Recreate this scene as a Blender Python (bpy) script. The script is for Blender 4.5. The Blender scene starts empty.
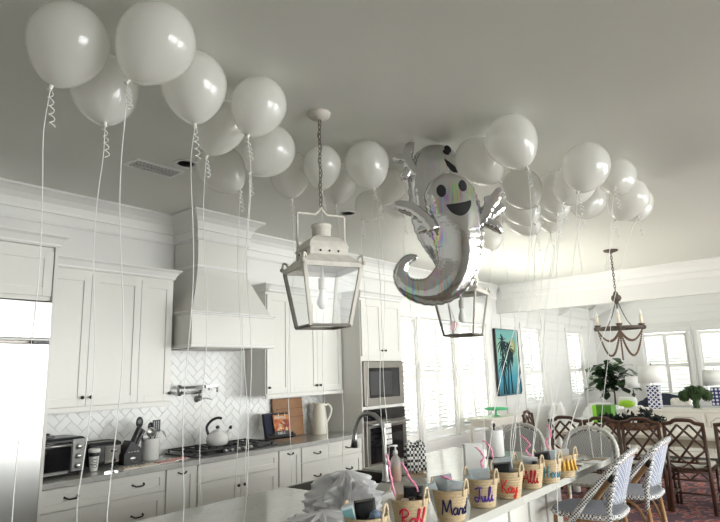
import bpy, math, random
from mathutils import Vector, Matrix
random.seed(7)
PI = math.pi
sin, cos = math.sin, math.cos
S = bpy.context.scene
C = bpy.context.scene.collection
H = 3.18      # kitchen ceiling
W = 4.98      # window / cabinet wall
XE = 16.2     # far end wall
# ------------------------------------------------------------------ materials
MATS = {}
def mat(name, col, rough=.5, metal=0, bump=0, bscale=30, var=0, vscale=6, coat=0, trans=0, emis=0, spec=.5):
    if name in MATS: return MATS[name]
    m = bpy.data.materials.new(name); m.use_nodes = True
    nt = m.node_tree; b = nt.nodes['Principled BSDF']
    b.inputs['Base Color'].default_value = (*col, 1)
    b.inputs['Roughness'].default_value = rough
    b.inputs['Metallic'].default_value = metal
    b.inputs['Coat Weight'].default_value = coat
    b.inputs['Transmission Weight'].default_value = trans
    b.inputs['Specular IOR Level'].default_value = spec
    if emis:
        b.inputs['Emission Color'].default_value = (*col, 1); b.inputs['Emission Strength'].default_value = emis
    tc = nt.nodes.new('ShaderNodeTexCoord')
    if var:
        n = nt.nodes.new('ShaderNodeTexNoise'); n.inputs['Scale'].default_value = vscale; n.inputs['Detail'].default_value = 5
        nt.links.new(tc.outputs['Object'], n.inputs['Vector'])
        mx = nt.nodes.new('ShaderNodeMix'); mx.data_type = 'RGBA'
        nt.links.new(n.outputs['Fac'], mx.inputs[0])
        mx.inputs[6].default_value = (*[max(0, c*(1-var)) for c in col], 1); mx.inputs[7].default_value = (*[min(1, c*(1+var)) for c in col], 1)
        nt.links.new(mx.outputs[2], b.inputs['Base Color'])
    if bump:
        n2 = nt.nodes.new('ShaderNodeTexNoise'); n2.inputs['Scale'].default_value = bscale
        nt.links.new(tc.outputs['Object'], n2.inputs['Vector'])
        bp = nt.nodes.new('ShaderNodeBump'); bp.inputs['Strength'].default_value = bump; bp.inputs['Distance'].default_value = .01
        nt.links.new(n2.outputs['Fac'], bp.inputs['Height']); nt.links.new(bp.outputs['Normal'], b.inputs['Normal'])
    MATS[name] = m
    return m
def nodes(m): return m.node_tree.nodes, m.node_tree.links, m.node_tree.nodes['Principled BSDF']
def ramp(n, stops):
    r = n.new('ShaderNodeValToRGB'); cr = r.color_ramp
    while len(cr.elements) < len(stops): cr.elements.new(.5)
    for e, (p, c) in zip(cr.elements, stops): e.position = p; e.color = (*c, 1)
    return r
cab = mat('cabinet_paint', (.74, .728, .69), .38)
wallp = mat('wall_paint', (.76, .755, .735), .6)
trimp = mat('trim_paint', (.80, .795, .775), .42)
ceilp = mat('ceiling_paint', (.74, .74, .695), .55)
tile = mat('gloss_tile', (.78, .78, .765), .22)
grout = mat('grout', (.74, .74, .72), .9)
steel = mat('brushed_steel', (.50, .50, .49), .28, 1, bump=.03, bscale=90)
steel_d = mat('dark_steel', (.22, .205, .185), .35, 1)
chrome = mat('chrome', (.75, .75, .75), .08, 1)
nickel = mat('brushed_nickel', (.42, .42, .41), .28, 1)
bronze = mat('dark_bronze', (.05, .042, .036), .35, .6)
black = mat('black_plastic', (.018, .018, .02), .3)
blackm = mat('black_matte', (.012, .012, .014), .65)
ovglass = mat('dark_oven_glass', (.008, .008, .010), .06)
iron = mat('cast_iron', (.015, .015, .016), .5)
whitec = mat('white_ceramic', (.82, .82, .80), .15, coat=.4)
cream = mat('cream_ceramic', (.80, .77, .66), .35, var=.06)
whitep = mat('white_plastic', (.84, .84, .83), .4)
latex_knot = mat('latex_knot', (.82, .81, .76), .35)
ribbon = mat('white_ribbon', (.88, .88, .86), .3)
pink = mat('pink_ribbon', (.90, .32, .52), .35)
lan_paint = mat('chippy_white_paint', (.66, .63, .57), .7, bump=.3, bscale=60, var=.22, vscale=18)
lan_dark = mat('aged_dark_metal', (.16, .145, .125), .6, .4, var=.3, vscale=20)
rust = mat('rusty_chain_metal', (.20, .175, .15), .6, .6, var=.4, vscale=40)
chand_m = mat('bronze_wood_chandelier', (.085, .062, .048), .6, var=.3, vscale=30)
bead = mat('brown_wood_bead', (.15, .09, .06), .6)
candle = mat('ivory_candle_sleeve', (.80, .73, .56), .5)
bulbm = mat('frosted_bulb', (.88, .87, .84), .25)
straw = mat('woven_straw', (.54, .42, .26), .8, var=.30, vscale=70)
straw2 = mat('braided_straw_handle', (.70, .57, .40), .8, var=.2, vscale=90)
yellow = mat('mustard_pompom', (.80, .50, .12), .9)
darkwood = mat('dark_walnut_cane', (.062, .027, .015), .4, var=.3, vscale=14)
rattan = mat('honey_rattan', (.36, .19, .08), .4, var=.25, vscale=12)
cushion = mat('ivory_cushion', (.74, .71, .64), .9)
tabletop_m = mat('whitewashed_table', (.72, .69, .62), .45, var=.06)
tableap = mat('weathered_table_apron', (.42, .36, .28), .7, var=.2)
sideb = mat('ivory_sideboard_paint', (.76, .73, .66), .45)
sidelines = mat('grey_glaze_line', (.34, .31, .26), .6)
linen = mat('white_linen', (.82, .82, .81), .95, bump=.4, bscale=25)
greyfab = mat('grey_fabric', (.46, .47, .48), .95, bump=.3, bscale=60)
navy = mat('navy_fabric', (.018, .024, .045), .8)
lime = mat('lime_fabric', (.35, .62, .04), .8)
shade_m = mat('white_lamp_shade', (.84, .83, .81), .8)
leafd = mat('dark_leaf', (.018, .05, .016), .35)
leafg = mat('box_leaf', (.028, .065, .014), .6, var=.5, vscale=60)
garl = mat('dark_garland', (.006, .010, .008), .8)
trunk = mat('bark', (.10, .07, .05), .9)
greenbox_m = mat('green_box_card', (.055, .20, .012), .45)
greenbox_l = mat('lime_box_side', (.28, .66, .04), .45)
boardw = mat('acacia_board', (.27, .125, .045), .45, var=.35, vscale=9)
basketbowl = mat('wooden_bowl_brown', (.20, .09, .05), .6, var=.3)
tape = mat('tan_wood_clip', (.40, .30, .20), .7)
lab_black = mat('printed_black', (.02, .02, .02), .5)
lab_white = mat('printed_white', (.85, .85, .84), .5)
# quartz
def quartz(name, c1, c2, rough):
    m = mat(name, c1, rough, spec=.6); n, l, b = nodes(m)
    tc = n.new('ShaderNodeTexCoord'); ns = n.new('ShaderNodeTexNoise'); ns.inputs['Scale'].default_value = 2.2; ns.inputs['Detail'].default_value = 9; ns.inputs['Distortion'].default_value = 1.5
    l.new(tc.outputs['Object'], ns.inputs['Vector'])
    r = ramp(n, [(.40, c1), (.49, c2), (.505, tuple(x*.92 for x in c1)), (.53, c1), (.8, c2)])
    l.new(ns.outputs['Fac'], r.inputs[0]); l.new(r.outputs[0], b.inputs['Base Color']); return m
qz = quartz('island_quartz', (.56, .565, .52), (.59, .595, .55), .10)
qz2 = quartz('grey_quartz', (.46, .46, .44), (.49, .49, .47), .12)
# balloons: pearly translucent latex
def latex():
    m = mat('pearl_latex', (.90, .895, .87), .20, coat=1.0, spec=.7); n, l, b = nodes(m)
    out = n['Material Output']
    tl = n.new('ShaderNodeBsdfTranslucent'); tl.inputs['Color'].default_value = (.93, .92, .88, 1)
    tp = n.new('ShaderNodeBsdfTransparent'); tp.inputs['Color'].default_value = (.93, .93, .90, 1)
    m1 = n.new('ShaderNodeMixShader'); m1.inputs[0].default_value = .42
    m2 = n.new('ShaderNodeMixShader'); m2.inputs[0].default_value = .10
    l.new(b.outputs[0], m1.inputs[1]); l.new(tl.outputs[0], m1.inputs[2])
    l.new(m1.outputs[0], m2.inputs[1]); l.new(tp.outputs[0], m2.inputs[2]); l.new(m2.outputs[0], out.inputs[0])
    b.inputs['Sheen Weight'].default_value = .1; b.inputs['Coat Roughness'].default_value = .05
    return m
latex_m = latex()
def thin_glass(name, tint=(1, 1, 1), base=.03):
    m = mat(name, (1, 1, 1), .02); n, l, b = nodes(m); out = n['Material Output']
    tp = n.new('ShaderNodeBsdfTransparent'); tp.inputs['Color'].default_value = (*tint, 1)
    gl = n.new('ShaderNodeBsdfGlossy'); gl.inputs['Roughness'].default_value = .03
    fr = n.new('ShaderNodeLayerWeight'); fr.inputs['Blend'].default_value = .25
    mm = n.new('ShaderNodeMath'); mm.operation = 'MULTIPLY_ADD'; mm.inputs[1].default_value = .35; mm.inputs[2].default_value = base
    mx = n.new('ShaderNodeMixShader')
    l.new(fr.outputs['Fresnel'], mm.inputs[0]); l.new(mm.outputs[0], mx.inputs[0])
    l.new(tp.outputs[0], mx.inputs[1]); l.new(gl.outputs[0], mx.inputs[2]); l.new(mx.outputs[0], out.inputs[0]); return m
glass = thin_glass('clear_glass', (.96, .97, .97))
lglass = thin_glass('lantern_glass', (.95, .96, .96), .02)
def film(name, col, op):
    m = mat(name, col, .35); n, l, b = nodes(m); out = n['Material Output']
    tp = n.new('ShaderNodeBsdfTransparent'); mx = n.new('ShaderNodeMixShader'); mx.inputs[0].default_value = op
    l.new(tp.outputs[0], mx.inputs[1]); l.new(b.outputs[0], mx.inputs[2]); l.new(mx.outputs[0], out.inputs[0]); return m
tulle = film('thin_white_plastic_film', (.86, .86, .88), .72)
soapgl = film('clear_soap_bottle', (.85, .82, .8), .35)
soapor = film('orange_soap', (.80, .30, .10), .8)
# foil with a holographic sheen
def foil(name, holo):
    m = mat(name, (.7, .7, .71), .09, 1); n, l, b = nodes(m)
    tc = n.new('ShaderNodeTexCoord')
    mp = n.new('ShaderNodeMapping'); mp.inputs['Scale'].default_value = (20, 2.0, 1.6); l.new(tc.outputs['Object'], mp.inputs['Vector'])
    n1 = n.new('ShaderNodeTexNoise'); n1.inputs['Scale'].default_value = 1.3; n1.inputs['Detail'].default_value = 2; l.new(mp.outputs[0], n1.inputs['Vector'])
    hs = n.new('ShaderNodeMath'); hs.operation = 'MULTIPLY'; hs.inputs[1].default_value = 4.0; l.new(n1.outputs['Fac'], hs.inputs[0])
    fr = n.new('ShaderNodeMath'); fr.operation = 'FRACT'; l.new(hs.outputs[0], fr.inputs[0])
    cc = n.new('ShaderNodeCombineColor'); cc.mode = 'HSV'; l.new(fr.outputs[0], cc.inputs[0]); cc.inputs[1].default_value = .75; cc.inputs[2].default_value = .9
    n2 = n.new('ShaderNodeTexNoise'); n2.inputs['Scale'].default_value = 5.5; l.new(tc.outputs['Object'], n2.inputs['Vector'])
    r = ramp(n, [(.47, (0, 0, 0)), (.62, (holo, holo, holo))]); l.new(n2.outputs['Fac'], r.inputs[0])
    mx = n.new('ShaderNodeMix'); mx.data_type = 'RGBA'; mx.inputs[6].default_value = (.72, .72, .73, 1)
    l.new(r.outputs[0], mx.inputs[0]); l.new(cc.outputs[0], mx.inputs[7]); l.new(mx.outputs[2], b.inputs['Base Color'])
    n3 = n.new('ShaderNodeTexNoise'); n3.inputs['Scale'].default_value = 16; n3.inputs['Detail'].default_value = 3; l.new(tc.outputs['Object'], n3.inputs['Vector'])
    bp = n.new('ShaderNodeBump'); bp.inputs['Strength'].default_value = .22; bp.inputs['Distance'].default_value = .01; l.new(n3.outputs['Fac'], bp.inputs['Height']); l.new(bp.outputs[0], b.inputs['Normal'])
    return m
foil_f = foil('holographic_foil', .55); foil_b = foil('silver_foil', .12)
# patterned fabrics and floor
def weave(name, ca, cb, sc):
    m = mat(name, ca, .7); n, l, b = nodes(m); tc = n.new('ShaderNodeTexCoord')
    ck = n.new('ShaderNodeTexChecker'); ck.inputs['Scale'].default_value = sc; ck.inputs['Color1'].default_value = (*ca, 1); ck.inputs['Color2'].default_value = (*cb, 1)
    l.new(tc.outputs['Object'], ck.inputs['Vector']); l.new(ck.outputs[0], b.inputs['Base Color']); return m
wv_back = weave('blue_white_weave', (.60, .61, .64), (.14, .17, .28), 95)
wv_edge = weave('striped_edge_weave', (.80, .79, .76), (.07, .08, .11), 88)
wv_grey = weave('grey_weave', (.55, .55, .53), (.33, .33, .33), 90)
wv_greye = weave('pale_grey_wrap', (.66, .65, .61), (.50, .49, .46), 50)
bwtowel = weave('black_white_grid_cloth', (.80, .80, .78), (.03, .03, .035), 55)
def floor_mat():
    m = mat('oak_floor', (.23, .14, .08), .3); n, l, b = nodes(m); tc = n.new('ShaderNodeTexCoord')
    br = n.new('ShaderNodeTexBrick'); br.inputs['Scale'].default_value = 1; br.inputs['Brick Width'].default_value = 1.6; br.inputs['Row Height'].default_value = .13; br.inputs['Mortar Size'].default_value = .003
    br.inputs['Color1'].default_value = (.17, .14, .11, 1); br.inputs['Color2'].default_value = (.22, .185, .145, 1); br.inputs['Mortar'].default_value = (.05, .03, .02, 1)
    l.new(tc.outputs['Object'], br.inputs['Vector']); l.new(br.outputs[0], b.inputs['Base Color']); return m
floor_m = floor_mat()
def rug_mat():
    m = mat('red_patterned_rug', (.4, .1, .08), .95); n, l, b = nodes(m); tc = n.new('ShaderNodeTexCoord')
    v = n.new('ShaderNodeTexVoronoi'); v.inputs['Scale'].default_value = 9; l.new(tc.outputs['Object'], v.inputs['Vector'])
    ns = n.new('ShaderNodeTexNoise'); ns.inputs['Scale'].default_value = 9; ns.inputs['Detail'].default_value = 6; l.new(tc.outputs['Object'], ns.inputs['Vector'])
    ad = n.new('ShaderNodeMath'); ad.operation = 'ADD'; l.new(v.outputs['Distance'], ad.inputs[0]); l.new(ns.outputs['Fac'], ad.inputs[1])
    r = ramp(n, [(.50, (.07, .03, .04)), (.66, (.26, .05, .05)), (.82, (.36, .10, .085)), (.93, (.40, .26, .22)), (1, (.10, .05, .07))])
    r.color_ramp.elements[4].position = 1.0
    l.new(ad.outputs[0], r.inputs[0]); l.new(r.outputs[0], b.inputs['Base Color']); return m
rug_m = rug_mat()
def trellis():
    m = mat('blue_white_trellis', (.8, .8, .8), .3); n, l, b = nodes(m); tc = n.new('ShaderNodeTexCoord')
    mp = n.new('ShaderNodeMapping'); mp.inputs['Rotation'].default_value = (PI/4, PI/4, 0); l.new(tc.outputs['Object'], mp.inputs['Vector'])
    v = n.new('ShaderNodeTexVoronoi'); v.inputs['Scale'].default_value = 13; v.inputs['Randomness'].default_value = 0; l.new(tc.outputs['Object'], v.inputs['Vector'])
    r = ramp(n, [(.0, (.02, .03, .16)), (.34, (.02, .03, .16)), (.36, (.82, .82, .82)), (.52, (.82, .82, .82)), (.54, (.02, .03, .16))]); r.color_ramp.interpolation = 'CONSTANT'
    l.new(v.outputs['Distance'], r.inputs[0]); l.new(r.outputs[0], b.inputs['Base Color']); return m
trellis_m = trellis()

# ------------------------------------------------------------------ mesh helpers
def frame_of(t):
    t = t.normalized(); a = Vector((0, 0, 1)) if abs(t.z) < .9 else Vector((1, 0, 0))
    u = t.cross(a).normalized(); return u, t.cross(u).normalized()
def smooth_pts(pts, k=6):
    P = [Vector(p) for p in pts]
    if len(P) < 3: return P
    Q = [P[0]*2-P[1]] + P + [P[-1]*2-P[-2]]; out = []
    for i in range(1, len(Q)-2):
        for j in range(k):
            t = j/k; a, b, c, d = Q[i-1], Q[i], Q[i+1], Q[i+2]
            out.append(.5*((2*b)+(-a+c)*t+(2*a-5*b+4*c-d)*t*t+(-a+3*b-3*c+d)*t**3))
    out.append(P[-1]); return out
class MB:
    def __init__(s, f=None): s.v = []; s.f = []; s.sm = []; s.map = f
    def add(s, vs, fs, smooth=False):
        n = len(s.v); s.v += [tuple(v) for v in vs]
        for f in fs: s.f.append([i+n for i in f]); s.sm.append(smooth)
        return s
    def box(s, x0, x1, y0, y1, z0, z1):
        x0, x1 = sorted((x0, x1)); y0, y1 = sorted((y0, y1)); z0, z1 = sorted((z0, z1))
        return s.add([(x0,y0,z0),(x1,y0,z0),(x1,y1,z0),(x0,y1,z0),(x0,y0,z1),(x1,y0,z1),(x1,y1,z1),(x0,y1,z1)],
              [(0,3,2,1),(4,5,6,7),(0,1,5,4),(1,2,6,5),(2,3,7,6),(3,0,4,7)])
    def obox(s, c, sx, sy, sz, R):      # oriented box about c
        vs = [Vector(c) + R @ Vector((a*sx/2, b*sy/2, d*sz/2)) for d in (-1, 1) for a, b in ((-1,-1),(1,-1),(1,1),(-1,1))]
        return s.add(vs, [(0,3,2,1),(4,5,6,7),(0,1,5,4),(1,2,6,5),(2,3,7,6),(3,0,4,7)])
    def bar(s, p, q, w, h=None):        # rectangular bar from p to q
        p, q = Vector(p), Vector(q); u, v = frame_of(q-p); h = h or w; vs = []
        for c in (p, q):
            for a, b in ((-1,-1),(1,-1),(1,1),(-1,1)): vs.append(c+u*a*w/2+v*b*h/2)
        return s.add(vs, [(0,3,2,1),(4,5,6,7),(0,1,5,4),(1,2,6,5),(2,3,7,6),(3,0,4,7)])
    def tube(s, pts, r, n=8, cap=True, flat=1.0):
        P = [Vector(p) for p in pts]; m = len(P); rs = r if isinstance(r, (list, tuple)) else [r]*m; vs = []; u0 = None
        for i, p in enumerate(P):
            t = (P[min(i+1, m-1)]-P[max(i-1, 0)])
            if t.length < 1e-9: t = Vector((0, 0, 1))
            t.normalize()
            if u0 is None: u0, _ = frame_of(t)
            u = (u0 - t*u0.dot(t)); u = u.normalized() if u.length > 1e-6 else frame_of(t)[0]; u0 = u; v = t.cross(u)
            for k in range(n):
                a = 2*PI*k/n; vs.append(p+(u*cos(a)+v*sin(a)*flat)*rs[i])
        fs = [(i*n+k, i*n+(k+1)%n, (i+1)*n+(k+1)%n, (i+1)*n+k) for i in range(m-1) for k in range(n)]
        if cap: fs += [tuple(range(n))[::-1], tuple((m-1)*n+k for k in range(n))]
        return s.add(vs, fs, True)
    def lathe(s, prof, n=24, c=(0, 0, 0), sx=1, sy=1, R=None):   # prof: (r, z)
        vs = []
        for r, z in prof:
            for k in range(n):
                a = 2*PI*k/n; p = Vector((r*cos(a)*sx, r*sin(a)*sy, z))
                if R is not None: p = R @ p
                vs.append(p+Vector(c))
        m = len(prof); fs = [(i*n+k, i*n+(k+1)%n, (i+1)*n+(k+1)%n, (i+1)*n+k) for i in range(m-1) for k in range(n)]
        if prof[0][0] > 1e-6: fs.append(tuple(range(n))[::-1])
        if prof[-1][0] > 1e-6: fs.append(tuple((m-1)*n+k for k in range(n)))
        return s.add(vs, fs, True)
    def ball(s, c, r, n=14, sx=1, sy=1, sz=1, R=None):
        return s.lathe([(r*sin(PI*i/(n//2+2)) if 0 < i < n//2+2 else 1e-7, -r*sz*cos(PI*i/(n//2+2))) for i in range(n//2+3)], n, c, sx, sy, R)
    def prism(s, poly, y0, y1, axis='y'):
        n = len(poly)
        def P(a, b, d): return {'y': (a, d, b), 'x': (d, a, b), 'z': (a, b, d)}[axis]
        return s.add([P(a, b, y0) for a, b in poly]+[P(a, b, y1) for a, b in poly], [tuple(range(n)), tuple(range(n, 2*n))[::-1]]+[(i, i+n, (i+1) % n+n, (i+1) % n) for i in range(n)])
    def quad(s, a, b, c, d): return s.add([a, b, c, d], [(0, 1, 2, 3)])
ORG = {}
def build(name, mb, m, parent=None, bevel=0, world=True, solid=0, sub=0):
    me = bpy.data.meshes.new(name); vs = mb.v
    if mb.map: vs = [mb.map(v) for v in vs]
    if parent is not None and world:
        o = ORG.get(parent.name, Vector((0, 0, 0))); vs = [tuple(Vector(v)-o) for v in vs]
    me.from_pydata([tuple(v) for v in vs], [], mb.f)
    me.polygons.foreach_set('use_smooth', mb.sm); 
    import bmesh
    bm = bmesh.new(); bm.from_mesh(me); bmesh.ops.remove_doubles(bm, verts=bm.verts, dist=1e-6); bmesh.ops.recalc_face_normals(bm, faces=bm.faces); bm.to_mesh(me); bm.free()
    me.materials.append(m)
    ob = bpy.data.objects.new(name, me); C.objects.link(ob)
    if parent is not None:
        ob.parent = parent; ORG[ob.name] = ORG.get(parent.name, Vector((0, 0, 0)))
    if bevel:
        b = ob.modifiers.new('bevel', 'BEVEL'); b.width = bevel; b.segments = 2; b.limit_method = 'ANGLE'; b.angle_limit = .7
    if solid:
        b = ob.modifiers.new('solid', 'SOLIDIFY'); b.thickness = solid
    if sub:
        b = ob.modifiers.new('sub', 'SUBSURF'); b.levels = sub; b.render_levels = sub
    return ob
def tag(o, label, cat, group=None):
    o['label'] = label; o['category'] = cat
    if group: o['group'] = group
    return o
def thing(name, label, cat, loc=(0, 0, 0), rz=0, group=None, world=True):
    o = bpy.data.objects.new(name, None); C.objects.link(o); o.location = loc; o.rotation_euler = (0, 0, rz)
    o.empty_display_size = .05
    ORG[o.name] = Vector(loc) if world else Vector((0, 0, 0))
    return tag(o, label, cat, group)
def lthing(*a, **k): return thing(*a, world=False, **k)   # parts are given in local coordinates
def struct(name, mb, m, **k):
    o = build(name, mb, m, **k)
    if not o.parent: o['kind'] = 'structure'
    return o
def single(name, mb, m, label, cat, group=None, org=None, **k):   # a thing that is one mesh
    o = build(name, mb, m, **k)
    if org is None:
        xs = [v.co for v in o.data.vertices]; org = Vector((sum(v.x for v in xs)/len(xs), sum(v.y for v in xs)/len(xs), min(v.z for v in xs)))
    for v in o.data.vertices: v.co -= Vector(org)
    o.location = org; ORG[o.name] = Vector(org)
    return tag(o, label, cat, group)
def dup(root, loc, rz, label, group=None):
    r = root.copy(); C.objects.link(r); r.location = loc; r.rotation_euler = (0, 0, rz); r['label'] = label
    if group: r['group'] = group
    for ch in list(root.children):
        c = ch.copy(); C.objects.link(c); c.parent = r
        for g in list(ch.children):
            d = g.copy(); C.objects.link(d); d.parent = c
    return r
def Rz(a): return Matrix.Rotation(a, 3, 'Z')
# ------------------------------------------------------------------ camera (solved from the room's lines)
CA = Vector((0.63247039, 0.12915711, 0.76374056)); CB = Vector((-0.77398865, 0.14404789, 0.61659694)); CU = Vector((-0.03037734, -0.98110583, 0.19107216))
cam_d = bpy.data.cameras.new('camera'); cam = bpy.data.objects.new('camera', cam_d); C.objects.link(cam)
Rc = Matrix(((CA.x, -CA.y, -CA.z), (CB.x, -CB.y, -CB.z), (CU.x, -CU.y, -CU.z)))
cam.matrix_world = Matrix.Translation((0, 0, 1.6)) @ Rc.to_4x4()
cam_d.sensor_fit = 'HORIZONTAL'; cam_d.sensor_width = 36; cam_d.lens = 573.587/720*36; cam_d.clip_start = .05
S.camera = cam
def ray(px, py):
    d = Vector((px-360, py-261, 573.587)); return Vector((CA.dot(d), CB.dot(d), CU.dot(d)))
def atz(px, py, z): d = ray(px, py); return Vector((0, 0, 1.6)) + d*((z-1.6)/d.z)
def atx(px, py, x): d = ray(px, py); return Vector((0, 0, 1.6)) + d*(x/d.x)
def aty(px, py, y): d = ray(px, py); return Vector((0, 0, 1.6)) + d*(y/d.y)
# ------------------------------------------------------------------ room shell
struct('floor', MB().box(-2.2, XE+.3, -5.2, W+.3, -.1, 0), floor_m)
XH = 10.35
struct('ceiling', MB().box(-2.2, XH+.12, -5.2, W+.3, H, H+.12), ceilp)
v = MB()
for a, b in (((W+.3, 2.93), (.4, 5.2)), ((.4, 5.2), (-5.2, 2.6))):
    v.add([(XH, a[0], a[1]), (XE+.3, a[0], a[1]), (XE+.3, b[0], b[1]), (XH, b[0], b[1]), (XH, a[0], a[1]+.1), (XE+.3, a[0], a[1]+.1), (XE+.3, b[0], b[1]+.1), (XH, b[0], b[1]+.1)],
      [(0,1,2,3),(4,7,6,5),(0,4,5,1),(1,5,6,2),(2,6,7,3),(3,7,4,0)])
struct('ceiling_vault', v, ceilp)
def cells(u0, u1, z0, z1, holes):
    us = sorted({u0, u1, *[h[0] for h in holes], *[h[1] for h in holes]}); zs = sorted({z0, z1, *[h[2] for h in holes], *[h[3] for h in holes]})
    us = [u for u in us if u0 <= u <= u1]; zs = [z for z in zs if z0 <= z <= z1]
    for i in range(len(us)-1):
        for j in range(len(zs)-1):
            cu, cz = (us[i]+us[i+1])/2, (zs[j]+zs[j+1])/2
            if not any(h[0] < cu < h[1] and h[2] < cz < h[3] for h in holes): yield us[i], us[i+1], zs[j], zs[j+1]
winA = [(6.45, 7.52), (7.60, 8.64), (8.78, 9.82)]
hY = [(a, b, .55, 2.42) for a, b in winA] + [(11.42, 12.44, .80, 2.42), (14.02, 15.10, .80, 2.42)]
hX = [(2.76, 3.80, .70, 2.38), (1.52, 2.53, .70, 2.38), (.1, 1.1, .70, 2.38), (-1.4, -.4, .70, 2.38)]  # last two are unseen windows, added for light
hR = [(1.4, 5.0, .05, 3.0), (5.8, 9.8, .05, 3.0), (11.4, 14.6, .05, 3.0)]  # unseen rear windows, made tall so daylight reaches the hood and high wall
w = MB()
for a, b, c, d in cells(-2.2, XE+.3, 0, H, hY): w.box(a, b, W, W+.2, c, d)
struct('wall_back', w, wallp)
def shiplap(u0, u1, z0, z1, holes, step=.19):
    out = []; z = z0
    while z < z1-.01:
        zt = min(z+step-.008, z1)
        iv = [(u0, u1)]
        for h in holes:
            if h[2]-.08 < zt and h[3]+.08 > z:
                nv = []
                for a, b in iv:
                    if h[1] <= a or h[0] >= b: nv.append((a, b)); continue
                    if h[0] > a: nv.append((a, h[0]))
                    if h[1] < b: nv.append((h[1], b))
                iv = nv
        out += [(a, b, z, zt) for a, b in iv if b-a > .01]; z += step
    return out
w = MB()
for a, b, c, d in shiplap(XH+.13, XE-.02, .14, 3.1, [(p-.09, q+.09, r-.06, s+.06) for p, q, r, s in hY[3:]]): w.box(a, b, W-.018, W, c, d)
struct('wall_back_shiplap', w, trimp, bevel=.002)
w = MB()
for a, b, c, d in cells(-5.2, W+.3, 0, 2.6, hX): w.box(XE, XE+.2, a, b, c, d)
w.prism([(W+.3, 2.6), (W+.3, 3.0), (.4, 5.25), (-5.2, 2.7), (-5.2, 2.6)], XE, XE+.2, 'x')
struct('wall_right', w, wallp)
w = MB()
for a, b, c, d in shiplap(-5.1, W-.02, .14, 5.0, [(p-.09, q+.09, r-.06, s+.06) for p, q, r, s in hX]):
    if d < 2.9: w.box(XE-.018, XE, a, b, c, d)
    else:
        t = (d-2.93)/(5.2-2.93); hi = W+.3-(W-.1)*t; lo = -5.2+5.6*max(0, (d-2.6)/2.6)
        if hi > lo: w.box(XE-.018, XE, lo, min(hi, W-.02), c, d)
struct('wall_right_shiplap', w, trimp, bevel=.002)
w = MB()
for a, b, c, d in cells(-2.2, XE+.3, 0, H, hR): w.box(a, b, -5.4, -5.2, c, d)
struct('wall_front', w, wallp)
struct('wall_left', MB().box(-2.4, -2.2, -5.2, W+.3, 0, H), wallp)
# header beam between kitchen and the vaulted room, wall above it
struct('wall_header', MB().box(XH, XH+.12, -5.2, W, 2.65, 5.25), wallp)
def profile_run(prof, a, b, along):  # prof: (offset from wall, z)
    m = MB(); m.prism(prof, a, b, along); return m
# crown mouldings: cove with two beads
def crown_prof(sgn, base, top=H, dz=.27, pr=.14):
    z = top; f = lambda o: base+sgn*o
    return [(f(0), z), (f(pr), z), (f(pr), z-.018), (f(pr-.02), z-.03), (f(pr-.06), z-.06), (f(pr-.09), z-.10), (f(pr-.105), z-.15), (f(pr-.108), z-.17), (f(pr-.10), z-.175), (f(.028), z-.18), (f(.028), z-dz+.02), (f(.018), z-dz), (f(0), z-dz)]
struct('trim_1', profile_run(crown_prof(-1, W), -2.2, XH, 'x'), trimp)
m = MB(); m.map = lambda v: (v[1], v[0], v[2]); m.prism(crown_prof(-1, XH), -5.2, W-.14, 'x')
struct('trim_2', m, trimp)
# rafters of the vault
m = MB()
for x in (13.7, 15.98):
    m.add([(x-.09, W, 2.80), (x+.09, W, 2.80), (x+.09, .4, 5.0), (x-.09, .4, 5.0), (x-.09, W, 3.05), (x+.09, W, 3.05), (x+.09, .4, 5.25), (x-.09, .4, 5.25)], [(0,1,2,3),(4,7,6,5),(0,4,5,1),(1,5,6,2),(2,6,7,3),(3,7,4,0)])
struct('trim_3', m, trimp)
struct('baseboard_back', MB().box(5.9+.27, XE, W-.03, W, 0, .14), trimp, bevel=.004)
struct('baseboard_right', MB().box(XE-.03, XE, -5.1, W-.03, 0, .14), trimp, bevel=.004)
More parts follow.
